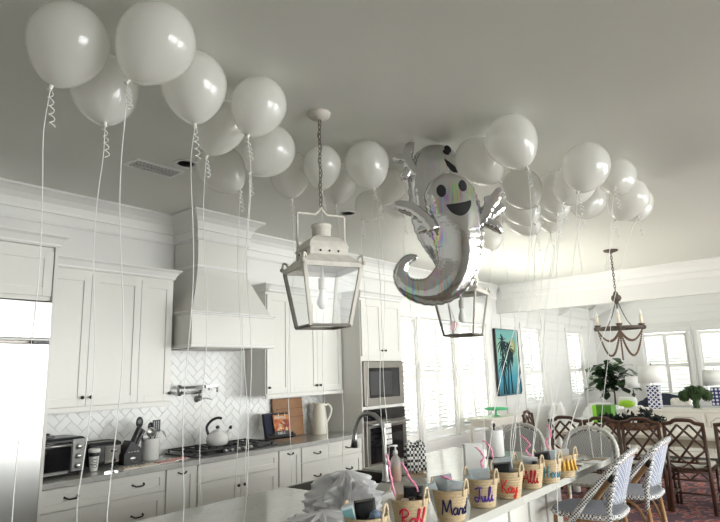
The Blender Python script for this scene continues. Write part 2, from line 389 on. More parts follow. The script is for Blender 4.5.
# ---- windows with plantation shutters; local frame: u along wall, d towards the room (+), z
WN = [0]
def window(fmap, u0, u1, z0, z1, mid, panels=2, shutters=True, tl=.085, tr=.085):
    WN[0] += 1
    t = .085; m = MB(fmap); el = .02 if tl > .08 else 0; er = .02 if tr > .08 else 0
    m.box(u0-tl, u0, -.06, .035, z0-.0, z1); m.box(u1, u1+tr, -.06, .035, z0-.0, z1); m.box(u0-tl-el, u1+tr+er, -.02, .045, z1, z1+t+.02)
    for uu in (u0, u1-.02): m.box(uu, uu+.02, -.19, .0, z0+.02, z1-.02)
    m.box(u0+.001, u1-.001, -.19, -.001, z1-.02, z1-.001); m.box(u0+.001, u1-.001, -.19, -.001, z0+.001, z0+.02)
    root = build('window_%d' % WN[0], m, trimp, bevel=.003); root['kind'] = 'structure'
    m = MB(fmap); m.box(u0-tl-el*1.5, u1+tr+er*1.5, -.0, .085, z0-.035, z0); m.box(u0-tl, u1+tr, -.0, .025, z0-.12, z0-.035)
    build('window_sill', m, trimp, root, bevel=.004)
    m = MB(fmap); m.box(u0+.02, u1-.02, -.15, -.145, z0+.02, z1-.02); build('window_pane', m, glass, root)
    m = MB(fmap)
    m.box(u0+.06, u1-.06, -.165, -.13, mid-.02, mid+.02); m.box(u0+.02, u0+.06, -.165, -.13, z0+.02, z1-.02); m.box(u1-.06, u1-.02, -.165, -.13, z0+.02, z1-.02)
    m.box(u0+.06, u1-.06, -.165, -.13, z0+.02, z0+.07)
    build('sash', m, trimp, root)
    if not shutters: return root
    pw = (u1-u0-.044)/panels
    for p in range(panels):
        a = u0+.022+p*pw+.002; b = a+pw-.004; m = MB(fmap); st = .040
        m.box(a, a+st, -.062, -.034, z0+.03, z1-.03); m.box(b-st, b, -.062, -.034, z0+.03, z1-.03)
        m.box(a+st, b-st, -.062, -.034, z0+.03, z0+.12); m.box(a+st, b-st, -.062, -.034, z1-.10, z1-.03); m.box(a+st, b-st, -.062, -.034, mid-.04, mid+.04)
        sh = build('shutter', m, trimp, root, bevel=.002)
        m = MB(fmap)
        for lo, hi in ((z0+.12, mid-.04), (mid+.04, z1-.10)):
            n = int((hi-lo)/.060)
            for k in range(n):
                zc = lo+(k+.5)*(hi-lo)/n; an = .72; dy, dz = .032*cos(an), .032*sin(an)
                m.add([(a+st, -.048-dy, zc-dz+.004), (b-st, -.048-dy, zc-dz+.004), (b-st, -.048+dy, zc+dz+.004), (a+st, -.048+dy, zc+dz+.004),
                       (a+st, -.048-dy, zc-dz-.004), (b-st, -.048-dy, zc-dz-.004), (b-st, -.048+dy, zc+dz-.004), (a+st, -.048+dy, zc+dz-.004)],
                      [(0,3,2,1),(4,5,6,7),(0,1,5,4),(1,2,6,5),(2,3,7,6),(3,0,4,7)])
        build('louvers', m, trimp, sh)
    return root
fY = lambda v: (v[0], W-v[1], v[2])
fX = lambda v: (XE-v[1], v[0], v[2])
fR = lambda v: (v[0], -5.2+v[1], v[2])
for i, (a, b, c, d) in enumerate(hY): window(fY, a, b, c, d, 1.5, tl=(.085, .04, .07, .085, .085)[i], tr=(.04, .07, .085, .085, .085)[i])
for a, b, c, d in hX: window(fX, a, b, c, d, 1.55)
for a, b, c, d in hR: window(fR, a, b, c, d, 1.4, shutters=False)
# ---- backsplash: herringbone of real tiles at 45 degrees
gb = MB().box(1.79, 5.33, W-.012, W, .914, 1.42); gb.box(2.98, 4.12, W-.012, W, 1.42, 1.90)
struct('trim_4', gb, grout)
tm = MB(); a_, L, g = .066, .132, .0025
def clip(poly, f):
    out = []
    for i in range(len(poly)):
        p, q = poly[i], poly[(i+1) % len(poly)]; fp, fq = f(p), f(q)
        if fp >= 0: out.append(p)
        if (fp >= 0) != (fq >= 0): t = fp/(fp-fq); out.append((p[0]+(q[0]-p[0])*t, p[1]+(q[1]-p[1])*t))
    return out
r2 = math.sqrt(.5)
def put_tile(x, y, w_, h_, reg):
    poly = [(x+g/2, y+g/2), (x+w_-g/2, y+g/2), (x+w_-g/2, y+h_-g/2), (x+g/2, y+h_-g/2)]
    poly = [((px-py)*r2+3.5, (px+py)*r2+1.0) for px, py in poly]
    for f in (lambda p: p[0]-reg[0], lambda p: reg[1]-p[0], lambda p: p[1]-reg[2], lambda p: reg[3]-p[1]):
        poly = clip(poly, f)
        if len(poly) < 3: return
    n = len(poly); cx = sum(p[0] for p in poly)/n; cz = sum(p[1] for p in poly)/n
    ins = [(cx+(p[0]-cx)*.98, cz+(p[1]-cz)*.98) for p in poly]
    tm.add([(p[0], W-.012, p[1]) for p in poly]+[(p[0], W-.0165, p[1]) for p in ins], [tuple(range(n, 2*n))]+[(i, (i+1) % n, (i+1) % n+n, i+n) for i in range(n)])
for reg in ((1.79, 5.33, .914, 1.42), (2.98, 4.12, 1.42, 1.90)):
    R_ = 30
    for i in range(-R_, R_):
        for j in range(-R_, R_):
            # herringbone lattice: pairs (horizontal L x a, vertical a x L) on the lattice (a,a),(L,-L) steps
            ox = i*a_ + j*2*a_; oy = i*a_ - j*2*a_
            cx, cz = (ox-oy)*r2+3.5, (ox+oy)*r2+1.0
            if cx < reg[0]-.3 or cx > reg[1]+.3 or cz < reg[2]-.3 or cz > reg[3]+.3: continue
            put_tile(ox, oy, L, a_, reg); put_tile(ox-a_, oy, a_, L, reg)
struct('trim_5', tm, tile)
# ------------------------------------------------------------------ kitchen cabinets (all fronts face -Y)
def knob(parent, x, y, z, r=.014):
    m = MB(); R = Matrix.Rotation(PI/2, 3, 'X')
    m.lathe([(.006, 0), (.005, .012), (r, .018), (r*1.05, .024), (r*.7, .030), (1e-7, .031)], 12, (x, y, z), R=R)
    return build('knob', m, bronze, parent)
def cuppull(parent, x, y, z, w=.095):
    m = MB(); m.tube(smooth_pts([(x-w/2, y, z), (x-w/2+.006, y-.022, z-.004), (x-w/4, y-.028, z-.012), (x+w/4, y-.028, z-.012), (x+w/2-.006, y-.022, z-.004), (x+w/2, y, z)], 4), .006, 8)
    m.ball((x-w/2, y, z), .009, 8); m.ball((x+w/2, y, z), .009, 8)
    return build('handle', m, bronze, parent)
def shaker(name, parent, x0, x1, z0, z1, yf, st=.062, mt=None):
    m = MB(); t = .02; g = .0015; x0 += g; x1 -= g; z0 += g; z1 -= g
    m.box(x0, x0+st, yf-t, yf, z0, z1); m.box(x1-st, x1, yf-t, yf, z0, z1); m.box(x0+st, x1-st, yf-t, yf, z0, z0+st); m.box(x0+st, x1-st, yf-t, yf, z1-st, z1)
    m.box(x0+st-.001, x1-st+.001, yf-t+.008, yf, z0+st-.001, z1-st+.001)
    return build(name, m, mt or cab, parent, bevel=.0015)
def ccrown(x0, x1, y, ret_l, ret_r, z, h=.085, p=.05, back=W-.021):
    """crown on a cabinet: front run with mitred returns"""
    prof = [(0, 0), (.008, .012), (.008, .022), (p*.35, h*.45), (p*.6, h*.7), (p*.9, h*.85), (p, h*.88), (p, h), (0, h)]
    m = MB(); n = len(prof); rings = []
    path = []
    if ret_l: path.append((x0, back, -1, 0))
    path.append((x0, y, -1 if ret_l else 0, -1)); path.append((x1, y, 1 if ret_r else 0, -1))
    if ret_r: path.append((x1, back, 1, 0))
    vs = []
    for px, py, dx, dy in path: vs += [(px+dx*o, py+dy*o, z+q) for o, q in prof]
    fs = [(i*n+k, i*n+k+1, (i+1)*n+k+1, (i+1)*n+k) for i in range(len(path)-1) for k in range(n-1)]
    fs += [tuple(range(n)), tuple((len(path)-1)*n+k for k in range(n))]
    m.add(vs, fs); m.box(x0, x1, y, back, z, z+h)
    return m
G_up = 'white shaker cabinets on the kitchen wall'
# cabinet above the refrigerator with its side panel
t = thing('fridge_cabinet', 'tall white cabinet surround and doors above the refrigerator at the left edge', 'cabinet', (1.3, 4.3, 0))
m = MB().box(.8401, 1.7749, 4.30, W-.02, 2.17, 2.559); m.box(1.775, 1.80, 4.27, W-.02, 0, 2.56); m.box(.82, .84, 4.27, W-.02, 0, 2.56); build('body', m, cab, t, bevel=.002)
for a, b in ((.845, 1.31), (1.31, 1.772)): shaker('door', t, a, b, 2.20, 2.53, 4.30)
build('crown_moulding', ccrown(.82, 1.80, 4.27, 0, 1, 2.56), trimp, t)
# refrigerator
t = thing('refrigerator', 'built-in stainless steel refrigerator at the left edge of the frame', 'refrigerator', (1.3, 4.3, 0))
build('body', MB().box(.85, 1.765, 4.29, W-.02, .02, 2.16), steel_d, t, bevel=.003)
g_ = MB().box(.852, 1.763, 4.225, 4.29, 1.90, 2.155)
build('grille_panel', g_, steel, t, bevel=.004)
d = build('door', MB().box(1.31, 1.763, 4.225, 4.29, .12, 1.865), steel, t, bevel=.006)
m = MB().tube([(1.36, 4.17, .6), (1.36, 4.17, 1.6)], .014, 12); m.tube([(1.36, 4.23, .65), (1.36, 4.17, .65)], .01); m.tube([(1.36, 4.23, 1.55), (1.36, 4.17, 1.55)], .01); build('handle', m, steel, d)
d = build('door', MB().box(.852, 1.306, 4.225, 4.29, .12, 1.865), steel, t, bevel=.006)
m = MB().tube([(1.25, 4.17, .6), (1.25, 4.17, 1.6)], .014, 12); m.tube([(1.25, 4.23, .65), (1.25, 4.17, .65)], .01); m.tube([(1.25, 4.23, 1.55), (1.25, 4.17, 1.55)], .01); build('handle', m, steel, d)
build('hinge', MB().box(1.66, 1.755, 4.24, 4.30, 1.867, 1.885), black, t)
build('trim_strip', MB().box(.852, 1.763, 4.235, 4.28, 1.886, 1.898), trimp, t)
# upper cabinets left of the hood
def upper(x0, x1, splits, knobs, label):
    t = thing('upper_cabinet', label, 'cabinet', ((x0+x1)/2, 4.7, 1.37), group=G_up)
    m = MB().box(x0, x1, 4.64, W-.02, 1.395, 2.50); build('body', m, cab, t, bevel=.002)
    build('light_rail', MB().box(x0, x1+.0, 4.62, 4.64, 1.365, 1.405), cab, t, bevel=.003)
    xs = [x0]+splits+[x1]
    for i in range(len(xs)-1):
        d = shaker('door', t, xs[i]+(.01 if i == 0 else 0), xs[i+1]-(.012 if i == len(xs)-2 else 0), 1.41, 2.46, 4.64)
        for kx in knobs[i]: knob(d, kx, 4.62, 1.475)
    build('crown_moulding', ccrown(x0, x1, 4.62, 0, 1, 2.49), trimp, t)
    if x0 > 4: build('crown_return', ccrown(x0, x0+.02, 4.62, 1, 0, 2.49), trimp, t)
    return t
upper(1.802, 2.99, [2.225, 2.665], [[2.192], [2.258], [2.96]], 'white upper cabinet with three doors between the refrigerator and the range hood')
upper(4.11, 5.325, [4.45, 4.885], [[4.14], [4.853], [4.918]], 'white upper cabinet with three doors above the cutting board and pitcher')
# base cabinets
def base(x0, x1, kind, label):
    t = thing('base_cabinet', label, 'cabinet', ((x0+x1)/2, 4.66, 0), group='white base cabinets under the counter')
    build('body', MB().box(x0, x1, 4.37, W-.02, .10, .872), cab, t, bevel=.002)
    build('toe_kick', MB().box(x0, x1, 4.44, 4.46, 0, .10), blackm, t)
    if kind == 'drawers':
        for a, b in ((.715, .868), (.42, .710), (.11, .415)):
            d = shaker('drawer', t, x0+.008, x1-.008, a, b, 4.37, .045 if b-a < .2 else .06)
            for fx in (.24, .76): cuppull(d, x0+(x1-x0)*fx, 4.36, (a+b)/2+ .005)
    elif kind == 'pullout':
        d = shaker('door', t, x0+.006, x1-.006, .11, .868, 4.37, .058); cuppull(d, (x0+x1)/2, 4.36, .835, .08)
    else:
        shaker('false_drawer', t, x0+.008, x1-.008, .715, .868, 4.37, .05)
        xm = (x0+x1)/2
        d = shaker('door', t, x0+.008, xm, .11, .710, 4.37); knob(d, xm-.035, 4.35, .635)
        d = shaker('door', t, xm, x1-.008, .11, .710, 4.37); knob(d, xm+.035, 4.35, .635)
base(1.802, 2.79, 'drawers', 'white three-drawer base cabinet beneath the toaster oven')
base(2.792, 3.09, 'pullout', 'narrow white pull-out base cabinet left of the cooktop')
base(3.092, 4.03, 'doors', 'white two-door base cabinet beneath the gas cooktop')
base(4.032, 4.34, 'pullout', 'narrow white pull-out base cabinet right of the cooktop')
base(4.342, 5.325, 'drawers', 'white three-drawer base cabinet beneath the cream pitcher')
o = single('countertop', MB().box(1.802, 5.325, 4.32, W-.02, .874, .914), qz2, 'long polished grey quartz countertop along the kitchen wall', 'countertop', bevel=.004)
# range hood
t = thing('range_hood', 'large white tapered range hood with crown moulding above the cooktop', 'range hood', (3.5, 4.7, 1.87))
m = MB(); m.box(3.02, 3.98, 4.38, W-.02, 1.895, 2.165); build('apron', m, cab, t, bevel=.003)
m = MB(); m.box(3.005, 3.995, 4.365, W-.02, 1.868, 1.895); build('bottom_trim', m, trimp, t, bevel=.006)
m = MB(); m.box(2.99, 4.01, 4.35, W-.02, 2.178, 2.196); m.box(3.005, 3.995, 4.365, W-.02, 2.162, 2.178); build('mantel_shelf', m, trimp, t, bevel=.005)
m = MB(); zs = [2.196+i*.045 for i in range(11)]; rings = []
for i in range(11):
    f = 1-i/10; f = f**1.25; hw = .295+.175*f; yf = 4.575-.185*f; rings += [(3.5-hw, W-.02, zs[i]), (3.5-hw, yf, zs[i]), (3.5+hw, yf, zs[i]), (3.5+hw, W-.02, zs[i])]
m.add(rings, [(i*4+k, i*4+k+1, (i+1)*4+k+1, (i+1)*4+k) for i in range(10) for k in range(3)]+[(0, 3, 2, 1), (40, 41, 42, 43)]); build('tapered_body', m, cab, t)
m = MB(); m.box(3.205, 3.795, 4.575, W-.02, 2.646, H-.002); build('chimney_box', m, cab, t)
m = MB(); m.box(3.19, 3.81, 4.555, W-.02, 2.632, 2.662); build('neck_trim', m, trimp, t, bevel=.006)
def wrapcrown(x0, x1, y, prof):
    m = MB(); n = len(prof); path = [(x0, W-.02, -1, 0), (x0, y, -1, -1), (x1, y, 1, -1), (x1, W-.02, 1, 0)]; vs = []
    for px, py, dx, dy in path: vs += [(px+dx*o, py+dy*o, q) for o, q in prof]
    fs = [(i*n+k, i*n+(k+1) % n, (i+1)*n+(k+1) % n, (i+1)*n+k) for i in range(3) for k in range(n)]
    m.add(vs, fs+[tuple(range(n)), tuple(3*n+k for k in range(n))]); return m
build('crown_moulding', wrapcrown(3.205, 3.795, 4.575, [(o, q-.002) for o, q in crown_prof(1, 0)]), trimp, t)
build('filter_panel', MB().box(3.1, 3.9, 4.45, 4.9, 1.862, 1.868), steel_d, t)
# tall oven cabinet
t = thing('oven_cabinet', 'tall white cabinet housing the microwave and wall oven', 'cabinet', (5.75, 4.6, 0))
m = MB(); x0, x1 = 5.33, 6.17; a, b = x0+.0301, x1-.0301
m.box(x0, x0+.03, 4.34, W-.02, 0, 2.50); m.box(x1-.03, x1, 4.34, W-.02, 0, 2.50); m.box(a, b, 4.341, W-.03, 1.735, 2.499); m.box(a, b, 4.341, W-.11, 1.17, 1.205); m.box(a, b, 4.341, W-.11, .10, .50); m.box(a, b, 4.9, W-.03, .1, 1.734)
build('body', m, cab, t, bevel=.002)
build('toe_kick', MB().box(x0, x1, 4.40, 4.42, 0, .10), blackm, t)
xm = (x0+x1)/2
d = shaker('door', t, x0+.01, xm, 1.79, 2.46, 4.34); knob(d, xm-.035, 4.32, 1.86)
d = shaker('door', t, xm, x1-.01, 1.79, 2.46, 4.34); knob(d, xm+.035, 4.32, 1.86)
d = shaker('drawer', t, x0+.01, x1-.01, .12, .48, 4.34); cuppull(d, xm, 4.33, .32)
build('crown_moulding', ccrown(x0, x1, 4.32, 1, 1, 2.49), trimp, t)
t = thing('microwave', 'built-in stainless microwave above the wall oven', 'microwave', (xm, 4.5, 1.205))
build('body', MB().box(x0+.035, x1-.035, 4.345, 4.88, 1.21, 1.73), steel_d, t)
m = MB(); a, b = x0+.02, x1-.02
m.box(a, a+.09, 4.31, 4.34, 1.21, 1.73); m.box(b-.09, b, 4.31, 4.34, 1.21, 1.73); m.box(a+.09, b-.09, 4.31, 4.34, 1.21, 1.30); m.box(a+.09, b-.09, 4.31, 4.34, 1.65, 1.73); build('trim_frame', m, steel_d, t, bevel=.003)
build('door', MB().box(a+.09, b-.09, 4.318, 4.34, 1.30, 1.65), ovglass, t)
build('window', MB().box(a+.12, b-.24, 4.316, 4.318, 1.33, 1.61), black, t)
t = thing('built_in_oven', 'built-in wall oven with dark glass door below the microwave', 'oven', (xm, 4.5, .505))
build('body', MB().box(x0+.035, x1-.035, 4.345, 4.88, .505, 1.165), steel_d, t)
build('control_panel', MB().box(a, b, 4.31, 4.34, 1.04, 1.165), ovglass, t, bevel=.002)
m = MB(); m.box(a, a+.07, 4.30, 4.34, .505, 1.035); m.box(b-.07, b, 4.30, 4.34, .505, 1.035); m.box(a+.07, b-.07, 4.30, 4.34, .505, .56); m.box(a+.07, b-.07, 4.30, 4.34, .955, 1.035); d = build('door', m, steel_d, t, bevel=.003)
build('window', MB().box(a+.07, b-.07, 4.305, 4.335, .56, .955), ovglass, d)
m = MB().tube([(a+.02, 4.24, 1.0), (b-.02, 4.24, 1.0)], .013, 12)
for xx in (a+.06, b-.06): m.tube([(xx, 4.30, 1.0), (xx, 4.24, 1.0)], .009)
build('handle', m, steel, t)
# dish towel over the oven handle
m = MB(); n = 9; vs = []; prof = [(4.262, .84), (4.262, .99), (4.25, 1.018), (4.232, 1.018), (4.222, .99), (4.220, .90), (4.218, .82), (4.215, .755)]
for i, (y, z) in enumerate(prof):
    for k in range(n): vs.append((5.60+k*.016, y+.004*sin(k*1.6), z))
m.add(vs, [(i*n+k, i*n+k+1, (i+1)*n+k+1, (i+1)*n+k) for i in range(len(prof)-1) for k in range(n-1)], True)
towel_m = mat('white_towel_black_stripes', (.8, .8, .79), .95); n_, l_, b_ = nodes(towel_m); tc = n_.new('ShaderNodeTexCoord'); wv = n_.new('ShaderNodeTexWave'); wv.bands_direction = 'Z'; wv.inputs['Scale'].default_value = 5.0
l_.new(tc.outputs['Object'], wv.inputs['Vector']); rp = ramp(n_, [(.0, (.05, .05, .05)), (.10, (.82, .82, .80))]); rp.color_ramp.interpolation = 'CONSTANT'; l_.new(wv.outputs['Fac'], rp.inputs[0]); l_.new(rp.outputs[0], b_.inputs['Base Color'])
single('dish_towel', m, towel_m, 'white dish towel with thin black stripes hung over the oven handle', 'towel', solid=.004)
# ------------------------------------------------------------------ things on the kitchen counter
Z = .914
# toaster oven
oven_grey = mat('dark_grey_metal', (.16, .16, .155), .38, .8)
t = thing('toaster_oven', 'black and steel toaster oven with three knobs beside the refrigerator', 'toaster oven', (2.01, 4.70, Z))
x0, x1, y0, y1 = 1.82, 2.20, 4.52, 4.86
build('body', MB().box(x0, x1, y0, y1, Z+.015, Z+.275), black, t, bevel=.02)
d = build('door', MB().box(x0+.015, x1-.11, y0-.012, y0, Z+.045, Z+.245), ovglass, t, bevel=.004)
m = MB().tube([(x0+.03, y0-.04, Z+.225), (x1-.12, y0-.04, Z+.225)], .008, 10)
for xx in (x0+.05, x1-.14): m.tube([(xx, y0-.005, Z+.225), (xx, y0-.04, Z+.225)], .006)
build('handle', m, steel, d)
build('control_panel', MB().box(x1-.10, x1-.008, y0-.006, y0, Z+.03, Z+.262), oven_grey, t, bevel=.002)
build('crumb_tray', MB().box(x0+.02, x1-.13, y0-.01, y0, Z+.022, Z+.040), oven_grey, t)
RX = Matrix.Rotation(PI/2, 3, 'X')
for k in range(3):
    m = MB().lathe([(.021, 0), (.020, .015), (.016, .022), (1e-7, .023)], 16, (x1-.055, y0-.006, Z+.205-.068*k), R=RX); build('knob', m, chrome, t)
for xx, yy in ((x0+.03, y0+.03), (x1-.03, y0+.03), (x0+.03, y1-.03), (x1-.03, y1-.03)): build('foot', MB().lathe([(.014, 0), (.012, .016)], 10, (xx, yy, Z)), black, t)
m = MB(); m.box(1.93, 2.01, 4.62, 4.68, Z+.277, Z+.292); m.ball((1.97, 4.65, Z+.300), .018, 10, sz=.6); single('lid_stopper', m, black, 'small black stopper lying on top of the toaster oven', 'lid')
# travel cup
t = thing('travel_cup', 'white travel cup with black lid and dark lettering, beside the toaster', 'cup', (2.30, 4.58, Z))
cx, cy = 2.30, 4.58
build('body', MB().lathe([(.028, 0), (.030, .006), (.040, .135), (.041, .145)], 24, (cx, cy, Z+.001)), whitec, t)
build('sleeve', MB().lathe([(.0405, .112), (.0425, .114), (.043, .138), (.0415, .14)], 24, (cx, cy, Z)), black, t)
build('lid', MB().lathe([(.0425, .145), (.044, .148), (.044, .162), (.038, .168), (.030, .166), (1e-7, .165)], 24, (cx, cy, Z)), whitep, t)
# cursive stroke alphabet --------------------------------------------------
GL = {
 'R': ([[(.05,.05),(.14,.5),(.20,.98)],[(-.05,.72),(.12,.98),(.42,1.02),(.58,.82),(.45,.58),(.18,.50),(.36,.28),(.52,.04),(.66,.06)]], .62),
 'o': ([[(.40,.42),(.20,.46),(.07,.25),(.16,.03),(.34,.06),(.42,.28),(.32,.44),(.52,.40)]], .46),
 'b': ([[(0,.1),(.18,.5),(.26,.95),(.16,1.0),(.10,.6),(.08,.1),(.20,0),(.36,.14),(.34,.40),(.18,.44),(.10,.3)]], .42),
 'M': ([[(-.05,.0),(.08,.5),(.16,.98),(.26,.5),(.34,.22),(.50,.6),(.66,1.0),(.68,.5),(.74,.04)]], .80),
 'a': ([[(.38,.42),(.18,.46),(.04,.24),(.14,.03),(.30,.12),(.38,.44),(.36,.10),(.46,.02),(.54,.12)]], .50),
 'r': ([[(0,.1),(.10,.44),(.16,.36),(.30,.40),(.28,.14),(.36,.02),(.44,.1)]], .40),
 'd': ([[(.36,.40),(.18,.44),(.04,.22),(.14,.03),(.30,.12),(.44,.98),(.36,.2),(.46,.02),(.54,.12)]], .50),
 'J': ([[(.12,.86),(.40,1.0),(.72,.98)],[(.50,.98),(.42,.4),(.28,.0),(.08,-.02),(.0,.18),(.12,.30),(.50,.22)]], .60),
 'u': ([[(0,.42),(.04,.08),(.18,.02),(.30,.42),(.30,.08),(.40,.02),(.46,.12)]], .46),
 'l': ([[(0,.1),(.18,.5),(.26,.95),(.18,1.02),(.12,.6),(.12,.1),(.22,0),(.30,.1)]], .32),
 'i': ([[(0,.1),(.10,.44),(.10,.08),(.18,.02),(.26,.12)],[(.12,.62),(.14,.66)]], .26),
 'K': ([[(.06,.02),(.12,.5),(.18,1.0)],[(.60,1.0),(.30,.58),(.14,.46),(.32,.30),(.50,.02),(.60,.04)]], .60),
 'y': ([[(0,.42),(.06,.12),(.20,.06),(.32,.44),(.28,-.05),(.16,-.40),(.04,-.30),(.2,-.05),(.42,.1)]], .44),
 'A': ([[(-.04,.0),(.16,.5),(.40,1.0),(.46,.5),(.52,.02)],[(.10,.36),(.48,.40)]], .60),
 'H': ([[(.04,.0),(.12,.5),(.18,1.0)],[(.50,1.0),(.42,.5),(.40,.02)],[(.0,.44),(.62,.52)]], .62),
 'e': ([[(0,.16),(.20,.26),(.32,.38),(.20,.46),(.06,.26),(.14,.03),(.32,.08),(.40,.16)]], .38),
 's': ([[(0,.1),(.20,.46),(.26,.2),(.14,.0),(.04,.06)]], .30)}
def script(word, place, size, r, sp=1.0):
    """place(u, v) -> point; letters as yarn tubes"""
    m = MB(); x = 0
    for ch in word:
        strokes, adv = GL[ch]
        for st in strokes:
            P = [place((x+a)*size, b*size) for a, b in [(q.x, q.y) for q in smooth_pts([(p[0], p[1], 0) for p in st], 4)]]
            m.tube(P, r, 6)
        x += adv*sp
    return m
ORIG = Vector((0, 0, 0))
az = math.atan2(-cy, -cx)
def cupplace(u, v):   # lettering reads upwards along the cup
    a = az+.25-(v-.018)/.036; z = Z+.025+u; rr = .0315+.0103*(z-Z)/.135+.0006; return Vector((cx+rr*cos(a), cy+rr*sin(a), z))
build('lettering', script('da', cupplace, .075, .0016), lab_black, t)
# toaster
t = thing('toaster', 'two-slot black and chrome toaster between the travel cup and the knife block', 'toaster', (2.44, 4.77, Z))
x0, x1, y0, y1 = 2.30, 2.585, 4.67, 4.87
build('body', MB().box(x0, x1, y0, y1, Z+.012, Z+.20), black, t, bevel=.03)
build('top_plate', MB().box(x0+.03, x1-.03, y0+.03, y1-.03, Z+.198, Z+.203), steel_d, t)
for k in (0, 1): build('slot', MB().box(x0+.05, x1-.05, y0+.045+k*.065, y0+.075+k*.065, Z+.203, Z+.206), blackm, t)
p_ = build('front_panel', MB().box(x0+.13, x1-.02, y0-.008, y0, Z+.03, Z+.165), chrome, t, bevel=.004)
build('lever', MB().box(2.49, 2.53, y0-.03, y0-.008, Z+.115, Z+.13), black, t, bevel=.003)
build('lever_slot', MB().box(2.506, 2.514, y0-.0095, y0-.008, Z+.06, Z+.15), blackm, t)
build('dial', MB().lathe([(.014, 0), (.012, .012), (1e-7, .013)], 14, (2.51, y0-.008, Z+.05), R=RX), black, t)
for xx, yy in ((x0+.04, y0+.04), (x1-.04, y0+.04), (x0+.04, y1-.04), (x1-.04, y1-.04)): build('foot', MB().lathe([(.01, 0), (.01, .014)], 8, (xx, yy, Z)), black, t)
# knife block
t = thing('knife_block', 'black slanted knife block full of black-handled knives beside the toaster', 'knife block', (2.650, 4.68, Z))
m = MB().prism([(2.570, Z+.0), (2.730, Z), (2.730, Z+.12), (2.630, Z+.19), (2.570, Z+.08)], 4.62, 4.74, 'y'); build('body', m, black, t, bevel=.004)
build('badge', MB().lathe([(.020, 0), (.019, .0015), (1e-7, .002)], 18, (2.650, 4.62, Z+.045), R=RX, sx=1.3, sy=.8), steel, t)
m = MB()
for k in range(4): m.box(2.605+k*.026, 2.623+k*.026, 4.6165, 4.62, Z+.098, Z+.102)
build('rivet_row', m, steel, t)
for k, (xx, yy, ln) in enumerate([(2.660, 4.645, .15), (2.690, 4.645, .13), (2.660, 4.68, .16), (2.690, 4.68, .14), (2.680, 4.715, .12)]):
    q = Vector((xx, yy, Z+.15)); dr = Vector((.48, -.05, .85)).normalized()*ln if k % 2 else Vector((.40, -.02, .9)).normalized()*ln
    m = MB().bar(q, q+dr, .018, .026); kn = build('knife_handle', m, black, t, bevel=.004)
    build('knife_rivet', MB().tube([q+dr*.35+Vector((0, -.016, 0)), q+dr*.35+Vector((0, .016, 0))], .0035, 6), steel, kn)
# crock and utensils
cx, cy = 2.865, 4.72
t = thing('utensil_crock', 'white ceramic crock holding dark cooking utensils', 'crock', (cx, cy, Z))
build('body', MB().lathe([(.070, 0), (.076, .008), (.076, .165), (.079, .172), (.079, .180), (.074, .182), (.068, .178), (.068, .02), (1e-7, .018)], 32, (cx, cy, Z+.0)), whitec, t)
GU = 'cooking utensils standing in the white crock'
def handle_pts(dx, dy, h0, h1): return (cx+dx*.3, cy+dy*.3, Z+h0), (cx+dx, cy+dy, Z+h1)
a, b = handle_pts(-.11, -.01, .04, .29); t = thing('cooking_spoon', 'large black solid spoon leaning left out of the crock', 'spoon', a, group=GU)
build('handle', MB().tube([a, b], .006), black, t)
build('bowl', MB().ball((b[0]-.012, b[1]-.01, b[2]+.035), .048, 14, sx=.72, sy=.25, sz=1), black, t)
a, b = handle_pts(-.03, -.02, .04, .24); t = thing('ladle', 'steel ladle head showing above the rim of the crock', 'ladle', a, group=GU)
build('handle', MB().tube([a, b], .005), steel, t); build('bowl', MB().lathe([(1e-7, -.032), (.022, -.028), (.038, -.010), (.042, .012), (.039, .012), (.034, -.006), (1e-7, -.026)], 18, (b[0]-.005, b[1]-.04, b[2]-.005), R=Matrix.Rotation(1.1, 3, 'X')), steel, t)
a, b = handle_pts(.05, 0, .04, .24); t = thing('spatula', 'black slotted spatula standing at the right of the crock', 'spatula', a, group=GU)
build('handle', MB().tube([a, b], .006), black, t)
m = MB()
for k in range(4): m.box(b[0]-.035+k*.02, b[0]-.022+k*.02, b[1]-.004, b[1]+.003, b[2], b[2]+.085)
m.box(b[0]-.035, b[0]+.038, b[1]-.004, b[1]+.003, b[2]-.01, b[2]+.008); m.box(b[0]-.035, b[0]+.038, b[1]-.004, b[1]+.003, b[2]+.08, b[2]+.092); build('blade', m, black, t)
a, b = handle_pts(.015, .03, .04, .26); t = thing('slotted_spoon', 'black slotted spoon at the back of the crock', 'spoon', a, group=GU)
build('handle', MB().tube([a, b], .006), black, t); build('bowl', MB().ball((b[0], b[1], b[2]+.02), .036, 12, sx=.8, sy=.3), black, t)
a, b = handle_pts(.075, .0, .04, .21); t = thing('tongs', 'steel tongs hooked over the right rim of the crock', 'tongs', a, group=GU)
build('arm', MB().tube(smooth_pts([a, b, (b[0]+.05, b[1], b[2]+.02), (b[0]+.075, b[1], b[2]-.03)], 5), .007), steel, t)
build('arm', MB().tube(smooth_pts([a, (b[0], b[1]+.03, b[2]), (b[0]+.045, b[1]+.03, b[2]+.03), (b[0]+.07, b[1]+.02, b[2]-.01)], 5), .006), steel, t)
